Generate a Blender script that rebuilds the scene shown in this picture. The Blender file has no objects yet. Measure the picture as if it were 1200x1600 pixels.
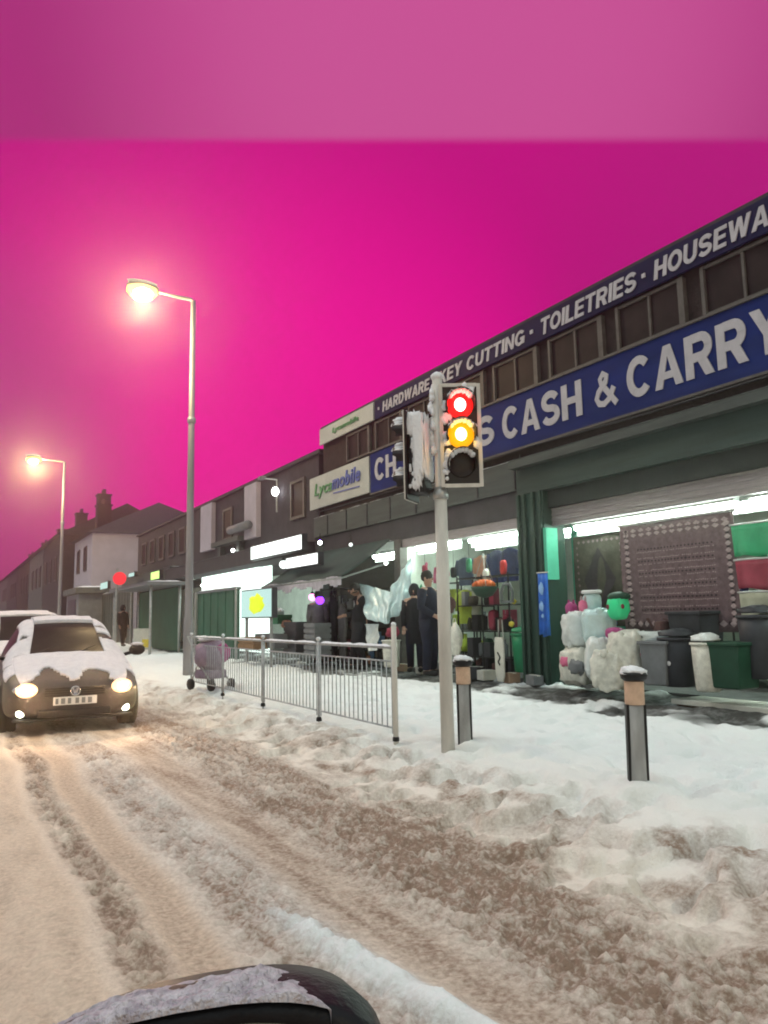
import bpy, bmesh, math, random
import numpy as np
from mathutils import Vector, Matrix, noise as mnoise
random.seed(7); rng = np.random.default_rng(7)
R = math.radians
sc = bpy.context.scene
C = sc.collection

# ------------------------------------------------------------------ camera
FL = 1200.0; EYE = Vector((0, 0, 1.4))
YAW, PITCH, ROLL = R(29.4386), math.atan((962-800)/FL), 0.0196
def cam_basis():
    F = Vector((math.sin(YAW)*math.cos(PITCH), math.cos(YAW)*math.cos(PITCH), math.sin(PITCH)))
    X = Vector((math.cos(YAW), -math.sin(YAW), 0)); U = X.cross(F)
    c, s = math.cos(ROLL), math.sin(ROLL)
    return X*c-U*s, X*s+U*c, F
BX, BU, BF = cam_basis()
def at(px, py, X=None, Y=None, z=None):
    """world point where a sight line measured on the photograph meets the plane the thing stands in"""
    d = BX*((px-600)/FL)+BU*((800-py)/FL)+BF
    if X is not None: t = X/d.x
    elif Y is not None: t = Y/d.y
    else: t = (z-1.4)/d.z
    return EYE+d*t
cam = bpy.data.cameras.new('camera'); co = bpy.data.objects.new('camera', cam); C.objects.link(co)
M = Matrix((BX, BU, -BF)).transposed().to_4x4(); M.translation = EYE
co.matrix_world = M
cam.sensor_fit = 'VERTICAL'; cam.sensor_height = 32; cam.lens = 32*FL/1600
cam.clip_start = 0.05; cam.clip_end = 2000
sc.camera = co

# ------------------------------------------------------------------ materials
MAT = {}
def mat(name, col, rough=0.6, var=0.25, scale=4.0, metal=0.0, bump=0.0, bscale=30.0, emit=None, estr=0.0, spec=0.22, col2=None, stretch=(1,1,1), trans=0.0):
    m = bpy.data.materials.new(name); m.use_nodes = True; nt = m.node_tree; n = nt.nodes; L = nt.links
    b = n['Principled BSDF']; b.inputs['Roughness'].default_value = rough; b.inputs['Metallic'].default_value = metal
    b.inputs['Specular IOR Level'].default_value = spec
    if trans: b.inputs['Transmission Weight'].default_value = trans
    tc = n.new('ShaderNodeTexCoord'); mp = n.new('ShaderNodeMapping'); mp.inputs['Scale'].default_value = stretch
    L.new(tc.outputs['Object'], mp.inputs['Vector'])
    nz = n.new('ShaderNodeTexNoise'); nz.inputs['Scale'].default_value = scale; nz.inputs['Detail'].default_value = 7; nz.inputs['Roughness'].default_value = .62
    L.new(mp.outputs[0], nz.inputs['Vector'])
    r = n.new('ShaderNodeValToRGB'); r.color_ramp.elements[0].position = .3; r.color_ramp.elements[1].position = .7
    c2 = col2 or tuple(max(0, c*(1-var)) for c in col); c1 = col if col2 else tuple(min(1, c*(1+var*.6)) for c in col)
    r.color_ramp.elements[0].color = (*c2, 1); r.color_ramp.elements[1].color = (*c1, 1)
    L.new(nz.outputs['Fac'], r.inputs['Fac']); L.new(r.outputs[0], b.inputs['Base Color'])
    if bump:
        bz = n.new('ShaderNodeTexNoise'); bz.inputs['Scale'].default_value = bscale; bz.inputs['Detail'].default_value = 5
        L.new(mp.outputs[0], bz.inputs['Vector'])
        bp = n.new('ShaderNodeBump'); bp.inputs['Strength'].default_value = bump; bp.inputs['Distance'].default_value = .02
        L.new(bz.outputs['Fac'], bp.inputs['Height']); L.new(bp.outputs[0], b.inputs['Normal'])
    if emit:
        b.inputs['Emission Color'].default_value = (*emit, 1); b.inputs['Emission Strength'].default_value = estr
    MAT[name] = m
    return m
mat('snow', (.82, .84, .86), .7, col2=(.70, .72, .75), scale=9, bump=.5, bscale=40)
mat('snow_pink', (.78, .74, .76), .7, col2=(.64, .60, .63), scale=12, bump=.6, bscale=45)
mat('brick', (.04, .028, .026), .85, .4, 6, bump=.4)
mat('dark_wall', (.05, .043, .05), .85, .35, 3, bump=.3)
mat('grey_wall', (.11, .12, .115), .8, .35, 3, bump=.2)
mat('roofing', (.05, .045, .05), .8, .3, 5, bump=.4)
mat('render_wall', (.42, .37, .41), .85, .15, 1.5, bump=.2)
mat('fascia_green', (.030, .052, .045), .5, .35, 3, stretch=(1, .3, 3))
mat('fascia_grey', (.065, .078, .074), .55, .35, 3, stretch=(1, .3, 3))
mat('black_gap', (.012, .012, .014), .8, .3)
mat('sign_blue', (.010, .022, .125), .6, .3, 2.2, spec=.08, stretch=(1, .4, 1.6))
mat('sign_navy', (.012, .014, .05), .6, .35, 2.2, spec=.08, stretch=(1, .4, 1.6))
mat('sign_white', (.40, .42, .40), .5, .14, 2.0)
mat('letter_white', (.42, .41, .44), .5, .12, 6)
mat('letter_green', (.10, .28, .13), .5, .2, 6)
mat('letter_blue', (.10, .13, .38), .5, .2, 6)
mat('frame_pale', (.10, .092, .085), .5, .3, 8)
mat('window_dark', (.024, .015, .015), .5, .45, 3, spec=.12)
mat('shutter', (.28, .24, .25), .6, .3, 12, stretch=(1, .3, 6), bump=.5)
mat('pillar_green', (.025, .055, .042), .4, .4, 5, stretch=(1, 1, .15))
mat('turquoise', (.08, .42, .28), .6, .2, 3)
mat('interior', (.66, .72, .64), .8, .2, 2)
mat('ceiling', (.6, .62, .6), .8, .12, 2)
mat('floor', (.10, .10, .10), .6, .35, 5)
mat('steel', (.42, .43, .42), .42, .25, 8, metal=.6)
mat('lamp_pole', (.30, .29, .30), .5, .25, 3, metal=.35, stretch=(1, 1, .2))
mat('signal_pole', (.60, .58, .53), .6, .22, 6, stretch=(1, 1, .25), bump=.2)
mat('rail_grey', (.42, .43, .44), .5, .35, 9, metal=.2)
mat('black', (.012, .012, .013), .45, .3, 8)
mat('black_gloss', (.010, .010, .012), .12, .2, 8)
mat('snow_crust', (.72, .69, .74), .7, col2=(.36, .32, .38), scale=48, bump=1, bscale=130)
mat('mirror_shell', (.010, .010, .012), .38, .3, 30, spec=.12, bump=.15, bscale=120)
mat('black_cloth', (.014, .014, .018), .9, .4, 9, bump=.4)
mat('navy_cloth', (.014, .016, .032), .9, .4, 7, bump=.4)
mat('grey_cloth', (.16, .15, .15), .9, .3, 7, bump=.4)
mat('brown_cloth', (.11, .06, .055), .9, .4, 7, bump=.4)
mat('skin', (.42, .26, .19), .6, .15, 9)
mat('hair', (.015, .012, .01), .7, .4, 20)
mat('carpaint', (.035, .030, .032), .5, .4, 5, bump=.2, spec=.3)
mat('carpaint_white', (.55, .54, .56), .35, .15, 3)
mat('tyre', (.018, .018, .018), .85, .3, 9)
mat('carglass', (.020, .015, .017), .30, .5, 5, spec=.03)
mat('chrome', (.6, .6, .62), .15, .1, 8, metal=1)
mat('plate_white', (.66, .66, .66), .4, .1, 6)
mat('orange_band', (.55, .38, .27), .5, .25, 9)
mat('bollard_grey', (.34, .34, .33), .6, .35, 7, stretch=(1, 1, .3))
mat('awning', (.022, .044, .040), .7, .35, 2, bump=.3)
mat('canvas_green', (.035, .115, .075), .7, .3, 1.5, bump=.3)
mat('valance', (.42, .40, .46), .8, .25, 6)
mat('hood_glass', (.20, .22, .22), .3, .3, 5)
mat('green_plastic', (.02, .22, .10), .4, .25, 5)
mat('dark_green_plastic', (.015, .06, .035), .5, .25, 5)
mat('dark_plastic', (.04, .042, .05), .45, .3, 5)
mat('grey_plastic', (.17, .18, .19), .5, .25, 5)
mat('white_plastic', (.72, .77, .75), .3, .2, 9, bump=.45, bscale=14, spec=.5)
mat('cream_plastic', (.66, .66, .58), .35, .3, 12, bump=.4, bscale=14, spec=.4)
mat('film', (.55, .72, .72), .25, .22, 5, bump=1, bscale=9, spec=.7)
mat('blue_print', (.03, .16, .62), .5, .25, 6)
mat('light_blue', (.25, .45, .75), .5, .3, 8)
mat('red', (.5, .03, .03), .5, .2, 6)
mat('crimson', (.25, .03, .06), .7, .3, 6)
mat('pink', (.68, .17, .30), .7, .2, 6)
mat('magenta_cloth', (.36, .06, .2), .7, .3, 6)
mat('hi_green', (.34, .44, .05), .7, .25, 6)
mat('orange', (.70, .16, .04), .6, .25, 12)
mat('peach', (.62, .30, .20), .8, .2, 6)
mat('blue_cloth', (.045, .055, .17), .9, .3, 6)
mat('slate_cloth', (.075, .10, .16), .9, .3, 6)
mat('rug_base', (.17, .115, .125), .95, .35, 14, bump=.5, bscale=70)
mat('rug_pale', (.42, .33, .33), .95, .3, 20)
mat('rug_dark', (.035, .025, .03), .95, .3, 20)
mat('rug_olive', (.055, .05, .035), .95, .5, 5, bump=.4)
mat('flag_green', (.04, .38, .17), .8, .2, 5)
mat('flag_red', (.30, .05, .08), .8, .25, 5)
mat('flag_cream', (.40, .42, .32), .8, .2, 5)
mat('mint', (.05, .75, .32), .4, .15, 6)
mat('mauve_cover', (.30, .22, .29), .5, .3, 6, bump=.5, bscale=14)
mat('board_cream', (.62, .62, .55), .6, .15, 5)
mat('yellow', (.75, .60, .06), .5, .15, 6)
mat('wood', (.25, .15, .08), .7, .3, 8, stretch=(1, 1, 6))
mat('cardboard', (.32, .22, .15), .85, .2, 6)
def em(name, col, s):
    return mat(name, tuple(c*.25+.01 for c in col), .5, .05, 3, emit=col, estr=s)
em('tube_light', (.80, 1, .88), 55)
em('lit_white', (.92, 1, .97), 1.8)
em('lit_window', (.82, 1, .92), 1.9)
em('lit_bulb', (.95, 1, .98), 14)
em('lit_cyan', (.62, .95, .90), .75)
em('lit_yellow', (.75, .9, .02), 1.0)
em('lit_lime', (.60, 1, .25), 1.6)
em('lit_purple', (.30, .05, 1), 2.5)
em('lit_pink', (1, .35, .75), 3.0)
em('lit_warm', (1, .72, .35), 6)
em('street_light', (1, .66, .16), 2.6)
em('street_core', (1, .92, .7), 60)
em('head_lens', (1, .60, .30), 2.2)
em('head_light', (1, .88, .66), 16)
em('fog_light', (.95, 1, .80), 10)
em('signal_red', (1, .01, .01), 1.15)
em('signal_red_core', (1, .80, .70), 5)
em('signal_amber', (1, .40, .0), 1.1)
em('signal_amber_core', (1, .90, .45), 4)
em('lit_red', (1, .03, .05), 1.0)
m = bpy.data.materials.new('mirror_glass'); m.use_nodes = True; b = m.node_tree.nodes['Principled BSDF']
nt = m.node_tree; b.inputs['Metallic'].default_value = 1
tc = nt.nodes.new('ShaderNodeTexCoord'); nz = nt.nodes.new('ShaderNodeTexNoise'); nz.inputs['Scale'].default_value = 55; nz.inputs['Detail'].default_value = 3
rp = nt.nodes.new('ShaderNodeValToRGB'); rp.color_ramp.elements[0].position = .62; rp.color_ramp.elements[1].position = .70
rp.color_ramp.elements[0].color = (.16, .19, .17, 1); rp.color_ramp.elements[1].color = (.5, .5, .5, 1)
nt.links.new(tc.outputs['Object'], nz.inputs['Vector']); nt.links.new(nz.outputs['Fac'], rp.inputs['Fac']); nt.links.new(rp.outputs[0], b.inputs['Base Color'])
b.inputs['Roughness'].default_value = .12; MAT['mirror_glass'] = m

# ------------------------------------------------------------------ helpers
def tag(o, label=None, cat=None, group=None, kind=None):
    if label: o['label'] = label
    if cat: o['category'] = cat
    if group: o['group'] = group
    if kind: o['kind'] = kind
    return o
def thing(name, label, cat, loc=(0, 0, 0), rz=0, group=None):
    o = bpy.data.objects.new(name, None); C.objects.link(o); o.location = loc; o.rotation_euler = (0, 0, rz)
    o.empty_display_size = .2
    return tag(o, label, cat, group)
class MB:
    def __init__(s): s.v = []; s.f = []
    def quad(s, *p):
        k = len(s.v); s.v += [tuple(q) for q in p]; s.f.append(tuple(range(k, k+len(p)))); return s
    def box(s, x0, x1, y0, y1, z0, z1):
        k = len(s.v)
        s.v += [(x, y, z) for z in (z0, z1) for y in (y0, y1) for x in (x0, x1)]
        s.f += [tuple(k+i for i in q) for q in ((0, 2, 3, 1), (4, 5, 7, 6), (0, 1, 5, 4), (2, 6, 7, 3), (0, 4, 6, 2), (1, 3, 7, 5))]
        return s
    def tube(s, pts, r, n=10, cap=True):
        pts = [Vector(p) for p in pts]; rr = r if isinstance(r, (list, tuple)) else [r]*len(pts)
        k = len(s.v); up = None
        for i, p in enumerate(pts):
            t = (pts[min(i+1, len(pts)-1)]-pts[max(i-1, 0)]).normalized()
            if up is None: up = Vector((0, 0, 1)) if abs(t.z) < .9 else Vector((1, 0, 0))
            a = t.cross(up).normalized(); b_ = a.cross(t).normalized(); up = b_
            for j in range(n):
                th = 2*math.pi*j/n
                s.v.append(tuple(p+(a*math.cos(th)+b_*math.sin(th))*rr[i]))
        for i in range(len(pts)-1):
            for j in range(n):
                j2 = (j+1) % n
                s.f.append((k+i*n+j, k+(i+1)*n+j, k+(i+1)*n+j2, k+i*n+j2))
        if cap:
            s.f.append(tuple(k+j for j in range(n))); s.f.append(tuple(k+(len(pts)-1)*n+j for j in reversed(range(n))))
        return s
    def lathe(s, prof, c=(0, 0, 0), n=20, axis='z', sx=1, sy=1):
        k = len(s.v)
        for r, z in prof:
            for j in range(n):
                th = 2*math.pi*j/n; a, b_ = r*math.cos(th)*sx, r*math.sin(th)*sy
                p = {'z': (a, b_, z), 'y': (a, z, b_), 'x': (z, a, b_)}[axis]
                s.v.append((c[0]+p[0], c[1]+p[1], c[2]+p[2]))
        m_ = len(prof)
        for i in range(m_-1):
            for j in range(n):
                j2 = (j+1) % n
                s.f.append((k+i*n+j, k+i*n+j2, k+(i+1)*n+j2, k+(i+1)*n+j))
        s.f.append(tuple(k+j for j in reversed(range(n)))); s.f.append(tuple(k+(m_-1)*n+j for j in range(n)))
        return s
    def blob(s, c, r, n=14, amp=.18, fr=2.0, flat=None, seed=0):
        rx, ry, rz = r if isinstance(r, (list, tuple)) else (r, r, r)
        k = len(s.v); m_ = max(6, n//2+1)
        for i in range(m_+1):
            ph = math.pi*i/m_
            for j in range(n):
                th = 2*math.pi*j/n
                d = Vector((math.sin(ph)*math.cos(th), math.sin(ph)*math.sin(th), math.cos(ph)))
                q = 1+amp*mnoise.noise(d*fr+Vector((seed*7.3, c[0]*3.1+seed, c[1]*2.7)))*2
                z = d.z*rz*q
                if flat is not None: z = max(z, flat*rz)
                s.v.append((c[0]+d.x*rx*q, c[1]+d.y*ry*q, c[2]+z))
        for i in range(m_):
            for j in range(n):
                j2 = (j+1) % n
                s.f.append((k+i*n+j, k+(i+1)*n+j, k+(i+1)*n+j2, k+i*n+j2))
        return s
    def pillow(s, c, r, n=22, e=.55, amp=.06, seed=0):
        k = len(s.v); m_ = n//2; f = lambda t, q: math.copysign(abs(t)**q, t)
        for i in range(m_+1):
            ph = -math.pi/2+math.pi*i/m_
            for j in range(n):
                th = 2*math.pi*j/n; d = Vector((f(math.cos(ph), e)*f(math.cos(th), e), f(math.cos(ph), e)*f(math.sin(th), e), f(math.sin(ph), e)))
                q = 1+amp*(mnoise.noise(d*2.3+Vector((seed*5.1, 0, seed)))*2+mnoise.noise(d*6+Vector((seed, 9, 1)))*1.3)
                s.v.append((c[0]+d.x*r[0]*q, c[1]+d.y*r[1]*q, c[2]+d.z*r[2]*q))
        for i in range(m_):
            for j in range(n):
                j2 = (j+1) % n
                s.f.append((k+i*n+j, k+i*n+j2, k+(i+1)*n+j2, k+(i+1)*n+j))
        return s
    def prism(s, poly, a, b_, axis='y'):
        k = len(s.v); n = len(poly)
        for t in (a, b_):
            for p, q in poly:
                s.v.append({'y': (p, t, q), 'x': (t, p, q), 'z': (p, q, t)}[axis])
        s.f += [tuple(range(k, k+n)), tuple(range(k+2*n-1, k+n-1, -1))]
        for j in range(n):
            j2 = (j+1) % n; s.f.append((k+j, k+n+j, k+n+j2, k+j2))
        return s
    def build(s, name, m, parent=None, smooth=False, bevel=0, world=False, sub=0):
        off = Vector((0, 0, 0))
        if world and parent is not None:
            q = parent
            while q is not None: off += q.location; q = q.parent
        me = bpy.data.meshes.new(name)
        me.from_pydata([(v[0]-off.x, v[1]-off.y, v[2]-off.z) for v in s.v], [], s.f)
        bm = bmesh.new(); bm.from_mesh(me); bmesh.ops.remove_doubles(bm, verts=bm.verts, dist=1e-5)
        bmesh.ops.recalc_face_normals(bm, faces=bm.faces); bm.to_mesh(me); bm.free()
        me.materials.append(MAT[m])
        if smooth: me.polygons.foreach_set('use_smooth', [True]*len(me.polygons))
        o = bpy.data.objects.new(name, me); C.objects.link(o)
        if parent is not None: o.parent = parent
        if bevel:
            md = o.modifiers.new('bevel', 'BEVEL'); md.width = bevel; md.segments = 2; md.limit_method = 'ANGLE'
        if sub:
            md = o.modifiers.new('sub', 'SUBSURF'); md.levels = md.render_levels = sub
        return o
def snowcap(x0, x1, y0, y1, z, h, seg=.12, seed=0, droop=0.0):
    """a lumpy rounded strip of settled snow"""
    nx = max(3, int((x1-x0)/seg)+2); ny = max(3, int((y1-y0)/seg)+2); mb = MB(); k = 0
    for i in range(nx):
        for j in range(ny):
            u, v = i/(nx-1), j/(ny-1)
            e = min(1, min(u, 1-u)*nx*.5, min(v, 1-v)*ny*.5); e = math.sqrt(max(0, e))
            w = mnoise.noise(Vector((i*.6+seed*9, j*.6, seed*3.)))
            jx = 0 if 0 < i < nx-1 else w*.012; jy = 0 if 0 < j < ny-1 else w*.012
            mb.v.append((x0+(x1-x0)*u+jx, y0+(y1-y0)*v+jy, z-.004+h*e*(.75+.5*w)))
    for i in range(nx-1):
        for j in range(ny-1):
            a = i*ny+j; mb.f.append((a, a+ny, a+ny+1, a+1))
    for i in range(nx): mb.v.append((x0+(x1-x0)*i/(nx-1), y0, z-.004)); mb.v.append((x0+(x1-x0)*i/(nx-1), y1, z-.004))
    return mb
def text(name, s, m, parent, y_left, y_right, z0, z1, X, shear=0, bold=.02, ext=.012):
    cu = bpy.data.curves.new(name, 'FONT'); cu.body = s; cu.extrude = ext; cu.offset = bold; cu.shear = shear; cu.resolution_u = 3; cu.space_character = 1.08
    o = bpy.data.objects.new(name, cu); C.objects.link(o)
    dg = bpy.context.evaluated_depsgraph_get(); me = bpy.data.meshes.new_from_object(o.evaluated_get(dg)); bpy.data.objects.remove(o)
    v = np.empty(len(me.vertices)*3); me.vertices.foreach_get('co', v); v = v.reshape(-1, 3)
    lo, hi = v.min(0), v.max(0)
    u = (v[:, 0]-lo[0])/(hi[0]-lo[0]); w = (v[:, 1]-lo[1])/(hi[1]-lo[1])
    off = parent.matrix_world.translation if False else parent.location
    nv = np.stack([X-(v[:, 2]-lo[2])-off.x, y_left+(y_right-y_left)*u-off.y, z0+(z1-z0)*w-off.z], 1)
    me.vertices.foreach_set('co', nv.ravel()); me.materials.clear(); me.materials.append(MAT[m]); me.update()
    o = bpy.data.objects.new(name, me); C.objects.link(o); o.parent = parent
    return o
def glyph(ch):
    """heavy grotesque capitals: list of outlines on a unit height, and the advance width"""
    def rect(a, b_, c, d): return [(a, b_), (c, b_), (c, d), (a, d)]
    def rib(pts, w=.205, closed=False):
        L_, R_ = [], []
        for i, p_ in enumerate(pts):
            a = Vector(pts[max(i-1, 0)]) if not closed else Vector(pts[i-1]); b2 = Vector(pts[min(i+1, len(pts)-1)]) if not closed else Vector(pts[(i+1) % len(pts)])
            t_ = (b2-a).normalized(); nn_ = Vector((-t_.y, t_.x))*w/2; L_.append(tuple(Vector(p_)+nn_)); R_.append(tuple(Vector(p_)-nn_))
        return [[L_[i], L_[(i+1) % len(pts)], R_[(i+1) % len(pts)], R_[i]] for i in range(len(pts) if closed else len(pts)-1)]
    def arc(cx, cy_, rx, ry, a0, a1, n_=12): return [(cx+rx*math.cos(R(a0+(a1-a0)*i/n_)), cy_+ry*math.sin(R(a0+(a1-a0)*i/n_))) for i in range(n_+1)]
    s_ = .225
    if ch == 'A': return [[(0, 0), (.22, 0), (.42, .74), (.42, 1), (.31, 1)], [(.84, 0), (.62, 0), (.42, .74), (.42, 1), (.53, 1)], [(.26, .2), (.58, .2), (.53, .37), (.31, .37)]], .84
    if ch == 'H': return [rect(0, 0, s_, 1), rect(.56, 0, .56+s_, 1), rect(s_, .41, .56, .6)], .77
    if ch == 'I': return [rect(0, 0, s_, 1)], .21
    if ch == 'L': return [rect(0, 0, s_, 1), rect(s_, 0, .64, .18)], .64
    if ch == 'T': return [rect(0, .82, .74, 1), rect(.265, 0, .475, .82)], .74
    if ch == 'E': return [rect(0, 0, s_, 1), rect(s_, 0, .68, .18), rect(s_, .42, .63, .59), rect(s_, .82, .67, 1)], .68
    if ch == 'K': return [rect(0, 0, s_, 1), [(s_, .34), (s_, .62), (.54, 1), (.80, 1)], [(.34, .52), (.60, 0), (.86, 0), (.48, .68)]], .84
    if ch == 'N': return [rect(0, 0, s_, 1), rect(.57, 0, .78, 1), [(0.21, 1), (.21, .66), (.57, 0), (.57, .34)]], .78
    if ch == 'W': return [[(0, 1), (.21, 1), (.42, 0), (.22, 0)], [(.22, 0), (.42, 0), (.67, 1), (.48, 1)], [(.48, 1), (.67, 1), (.92, 0), (.72, 0)], [(.72, 0), (.92, 0), (1.14, 1), (.94, 1)]], 1.14
    if ch == 'Y': return [[(0, 1), (.25, 1), (.51, .42), (.30, .42)], [(.56, 1), (.81, 1), (.51, .42), (.30, .42)], rect(.30, 0, .51, .42)], .81
    if ch == 'C': return rib(arc(.41, .5, .31, .405, 42, 318, 20)), .80
    if ch == 'G': return rib(arc(.41, .5, .31, .405, 42, 345, 22))+[rect(.44, .36, .81, .52), rect(.64, .05, .81, .36)], .82
    if ch == 'O': return rib(arc(.43, .5, .33, .405, 0, 345, 23), closed=True), .86
    if ch == 'S': return rib(arc(.38, .70, .27, .205, 20, 250, 12)+arc(.38, .295, .28, .20, 70, -160, 12)), .76
    if ch in 'PR':
        r_ = [rect(0, 0, s_, 1)]+rib([(.2, .905), (.44, .905)]+arc(.46, .68, .20, .225, 80, -80, 8)+[(.44, .455), (.2, .455)])
        return (r_+[[(.34, .40), (.58, .42), (.78, 0), (.54, 0)]], .78) if ch == 'R' else (r_, .74)
    if ch == 'D': return [rect(0, 0, s_, 1)]+rib([(.2, .905), (.36, .905)]+arc(.38, .5, .31, .405, 80, -80, 10)+[(.36, .095), (.2, .095)]), .80
    if ch == 'U': return rib([(.1, 1), (.1, .4)]+arc(.39, .38, .29, .285, 185, 355, 10)+[(.68, .4), (.68, 1)]), .78
    if ch == '&': return rib([(.88, .02), (.33, .64), (.28, .78), (.40, .91), (.54, .82), (.50, .67), (.20, .45), (.11, .27), (.20, .13), (.40, .09), (.62, .20), (.80, .48)], .17), .90
    if ch == '.': return [rect(0, .42, .14, .58)], .14
    return [], .36
def letters(name, s, m, parent, y_left, y_right, z0, z1, X, shear=0, ext=.014):
    x = 0; polys = []
    for ch in s:
        g_, w_ = glyph(ch)
        for k_, p_ in enumerate(g_): polys.append(([(x+a+shear*b_, b_) for a, b_ in p_], k_))
        x += w_+.09
    W_ = x-.09; mb = MB()
    for p_, k_ in polys:
        mb.prism([(y_left+(y_right-y_left)*a/W_, z0+(z1-z0)*b_) for a, b_ in p_], X-ext-.0006*(k_ % 7), X, 'x')
    return mb.build(name, m, parent, world=True)
def copy_tree(o, parent=None):
    c = o.copy(); C.objects.link(c)
    if parent is not None: c.parent = parent
    for ch in list(o.children): copy_tree(ch, c)
    return c
def light(name, kind, loc, energy, col, size=.2, parent=None, rot=None, spot=None):
    l = bpy.data.lights.new(name, kind); l.energy = energy; l.color = col
    if kind == 'AREA': l.size = size
    elif kind in ('POINT', 'SPOT'): l.shadow_soft_size = size
    if spot: l.spot_size = spot; l.spot_blend = .6
    o = bpy.data.objects.new(name, l); C.objects.link(o); o.location = loc
    if rot: o.rotation_euler = rot
    if parent: o.parent = parent
    return o

# ------------------------------------------------------------------ ground
def vnoise(x, y, seed=0):
    xi, yi = np.floor(x).astype(np.int64), np.floor(y).astype(np.int64); xf, yf = x-xi, y-yi
    def h(a, b):
        n = (a*374761393+b*668265263+seed*974634777) & 0x7fffffff
        n = ((n ^ (n >> 13))*1274126177) & 0x7fffffff
        return ((n ^ (n >> 16)) & 0xffff)/65535.0
    u, v = xf*xf*(3-2*xf), yf*yf*(3-2*yf)
    return (h(xi, yi)*(1-u)+h(xi+1, yi)*u)*(1-v)+(h(xi, yi+1)*(1-u)+h(xi+1, yi+1)*u)*v
def fbm(x, y, o=4, seed=0):
    s = 0; a = .5
    for k in range(o): s = s+a*vnoise(x*2**k+k*17.3, y*2**k-k*9.1, seed+k); a *= .5
    return s/(1-.5**o)
def sm(a, b, x): t = np.clip((x-a)/(b-a), 0, 1); return t*t*(3-2*t)
def band(a, b, x, s=.12): return sm(a-s, a+s, x)*(1-sm(b-s, b+s, x))
def base_z(x):
    return .12*sm(3.15, 3.75, x)+.22*np.clip((x-3.75)/4.5, 0, 1.0)
PR = np.stack([rng.uniform(3.3, 7.4, 650), rng.uniform(2, 16, 650), rng.uniform(0, 6.28, 650), rng.uniform(.4, 1, 650)], 1)
def terrain(x, y):
    wob = (fbm(x*.3+3, y*.35, 3, 5)-.5)*.4
    xw = x+wob
    z = base_z(x)+(fbm(x*.8, y*.5, 4, 1)-.5)*.10*(sm(3.2, 4.2, x)*.6+.35)
    rid = 1-np.abs(fbm(x*5.2, y*4.3, 4, 11)-.5)*4.2; rid = np.clip(rid, 0, 1)
    chunk = .6*(fbm(x*15, y*12, 4, 21)-.5)+.9*(np.abs(fbm(x*19+3, y*15, 3, 23)-.5)-.11)+.35*(vnoise(x*38, y*30, 25)-.5); lump = fbm(x*6, y*4.5, 4, 27)-.5
    fade = 1-.6*sm(8, 20, y)
    brown = band(2.0, 2.85, xw, .2); churn = band(.66, .86, xw, .06); mid = band(1.15, 1.6, xw, .12)
    trk = band(.9, 1.08, xw, .06); smo = band(1.65, 1.95, xw, .1); lft = 1-sm(.5, .64, xw)
    slush = np.clip(brown+churn*1.1+mid*.75, 0, 1.2)
    strk = .6*(fbm(x*7, y*1.1, 3, 91)-.5)+.7*(fbm(x*17+y*1.5, y*1.7, 3, 95)-.5)
    z = z+slush*(chunk*.095+lump*.022+strk*.045+rid*.010-.02)*fade
    z = z-trk*.026-smo*.016+(trk+smo)*.006*np.sin(y*52)*(fbm(x*3, y*3, 2, 8))
    z = z+lft*((fbm(x*3, y*1.5, 4, 31)-.5)*.03+(fbm(x*14, y*5, 3, 33)-.5)*.022+chunk*.022)-.022*band(.18, .26, xw, .04)
    rg = np.exp(-((x-1.60+(y-2.6)*.16)/.075)**2)*(1-sm(3.3, 3.9, y))*(fbm(x*6, y*6, 3, 77)*.8+.4); z = z+rg*.07
    kb = band(2.85, 3.95, xw, .2); kn = fbm(x*4.2, y*3.0, 4, 41); z = z+kb*((kn-.5)*.08-.09*sm(.53, .66, fbm(x*3.2+9, y*4.2, 3, 43))+chunk*.03)
    pv = sm(3.5, 4.2, x); z = z+pv*((fbm(x*3.2, y*2.2, 4, 51)-.5)*.10+(fbm(x*9, y*7, 3, 53)-.5)*.045+(fbm(x*20, y*15, 3, 55)-.5)*.012)
    for px, py, th, s in PR:
        msk = (np.abs(x-px) < .25) & (np.abs(y-py) < .25)
        if msk.any():
            dx, dy = x[msk]-px, y[msk]-py
            a = (dx*math.cos(th)+dy*math.sin(th))/.15; b_ = (dx*-math.sin(th)+dy*math.cos(th))/.065
            z[msk] -= .07*s*np.exp(-(a*a+b_*b_)**2)
    bare = sm(6.75, 7.1, x+(fbm(x*1.5, y*1.2, 4, 61)-.5)*1.5)*(1-sm(30, 36, y))*(1-.8*sm(.62, .72, fbm(x*2.6, y*1.8, 4, 66)))
    z = z*(1-bare*.0)-bare*.05
    dirt = .50*brown*(1+.2*(1-sm(3, 8, y)))+.75*strk*(slush+smo+kb*.6)+.50*churn+.33*trk+.40*mid+.42*smo+.16*lft+.20*band(3.2, 4.1, xw, .4)
    dirt = dirt+lft*(fbm(x*9, y*3, 4, 35)-.5)*.35; dirt = dirt+kb*.35*sm(.56, .68, fbm(x*3.6+9, y*3.4, 3, 43)); dirt = dirt*(1-sm(9, 26, y)*.55)
    dirt = dirt+.25*(1-sm(2.6, 3.6, xw))+.10*kb-(slush*chunk*.8+kb*lump*1.3+slush*lump*.5)*fade
    dirt = np.clip(dirt*(1-np.clip(rg, 0, 1)*1.0), 0, 1)
    z = np.where(x > 8.26, .30, z)
    return z, dirt, bare, np.clip((.6+.25*(1-sm(.8, 1.6, x)))*(1-sm(2.6, 4.0, xw))+trk*.3+smo*.2+lft*.25+.25*band(3, 4.6, xw, .5)-mid*.2-rg*1.5, 0, 1)*(1-sm(9, 24, y))
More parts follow.
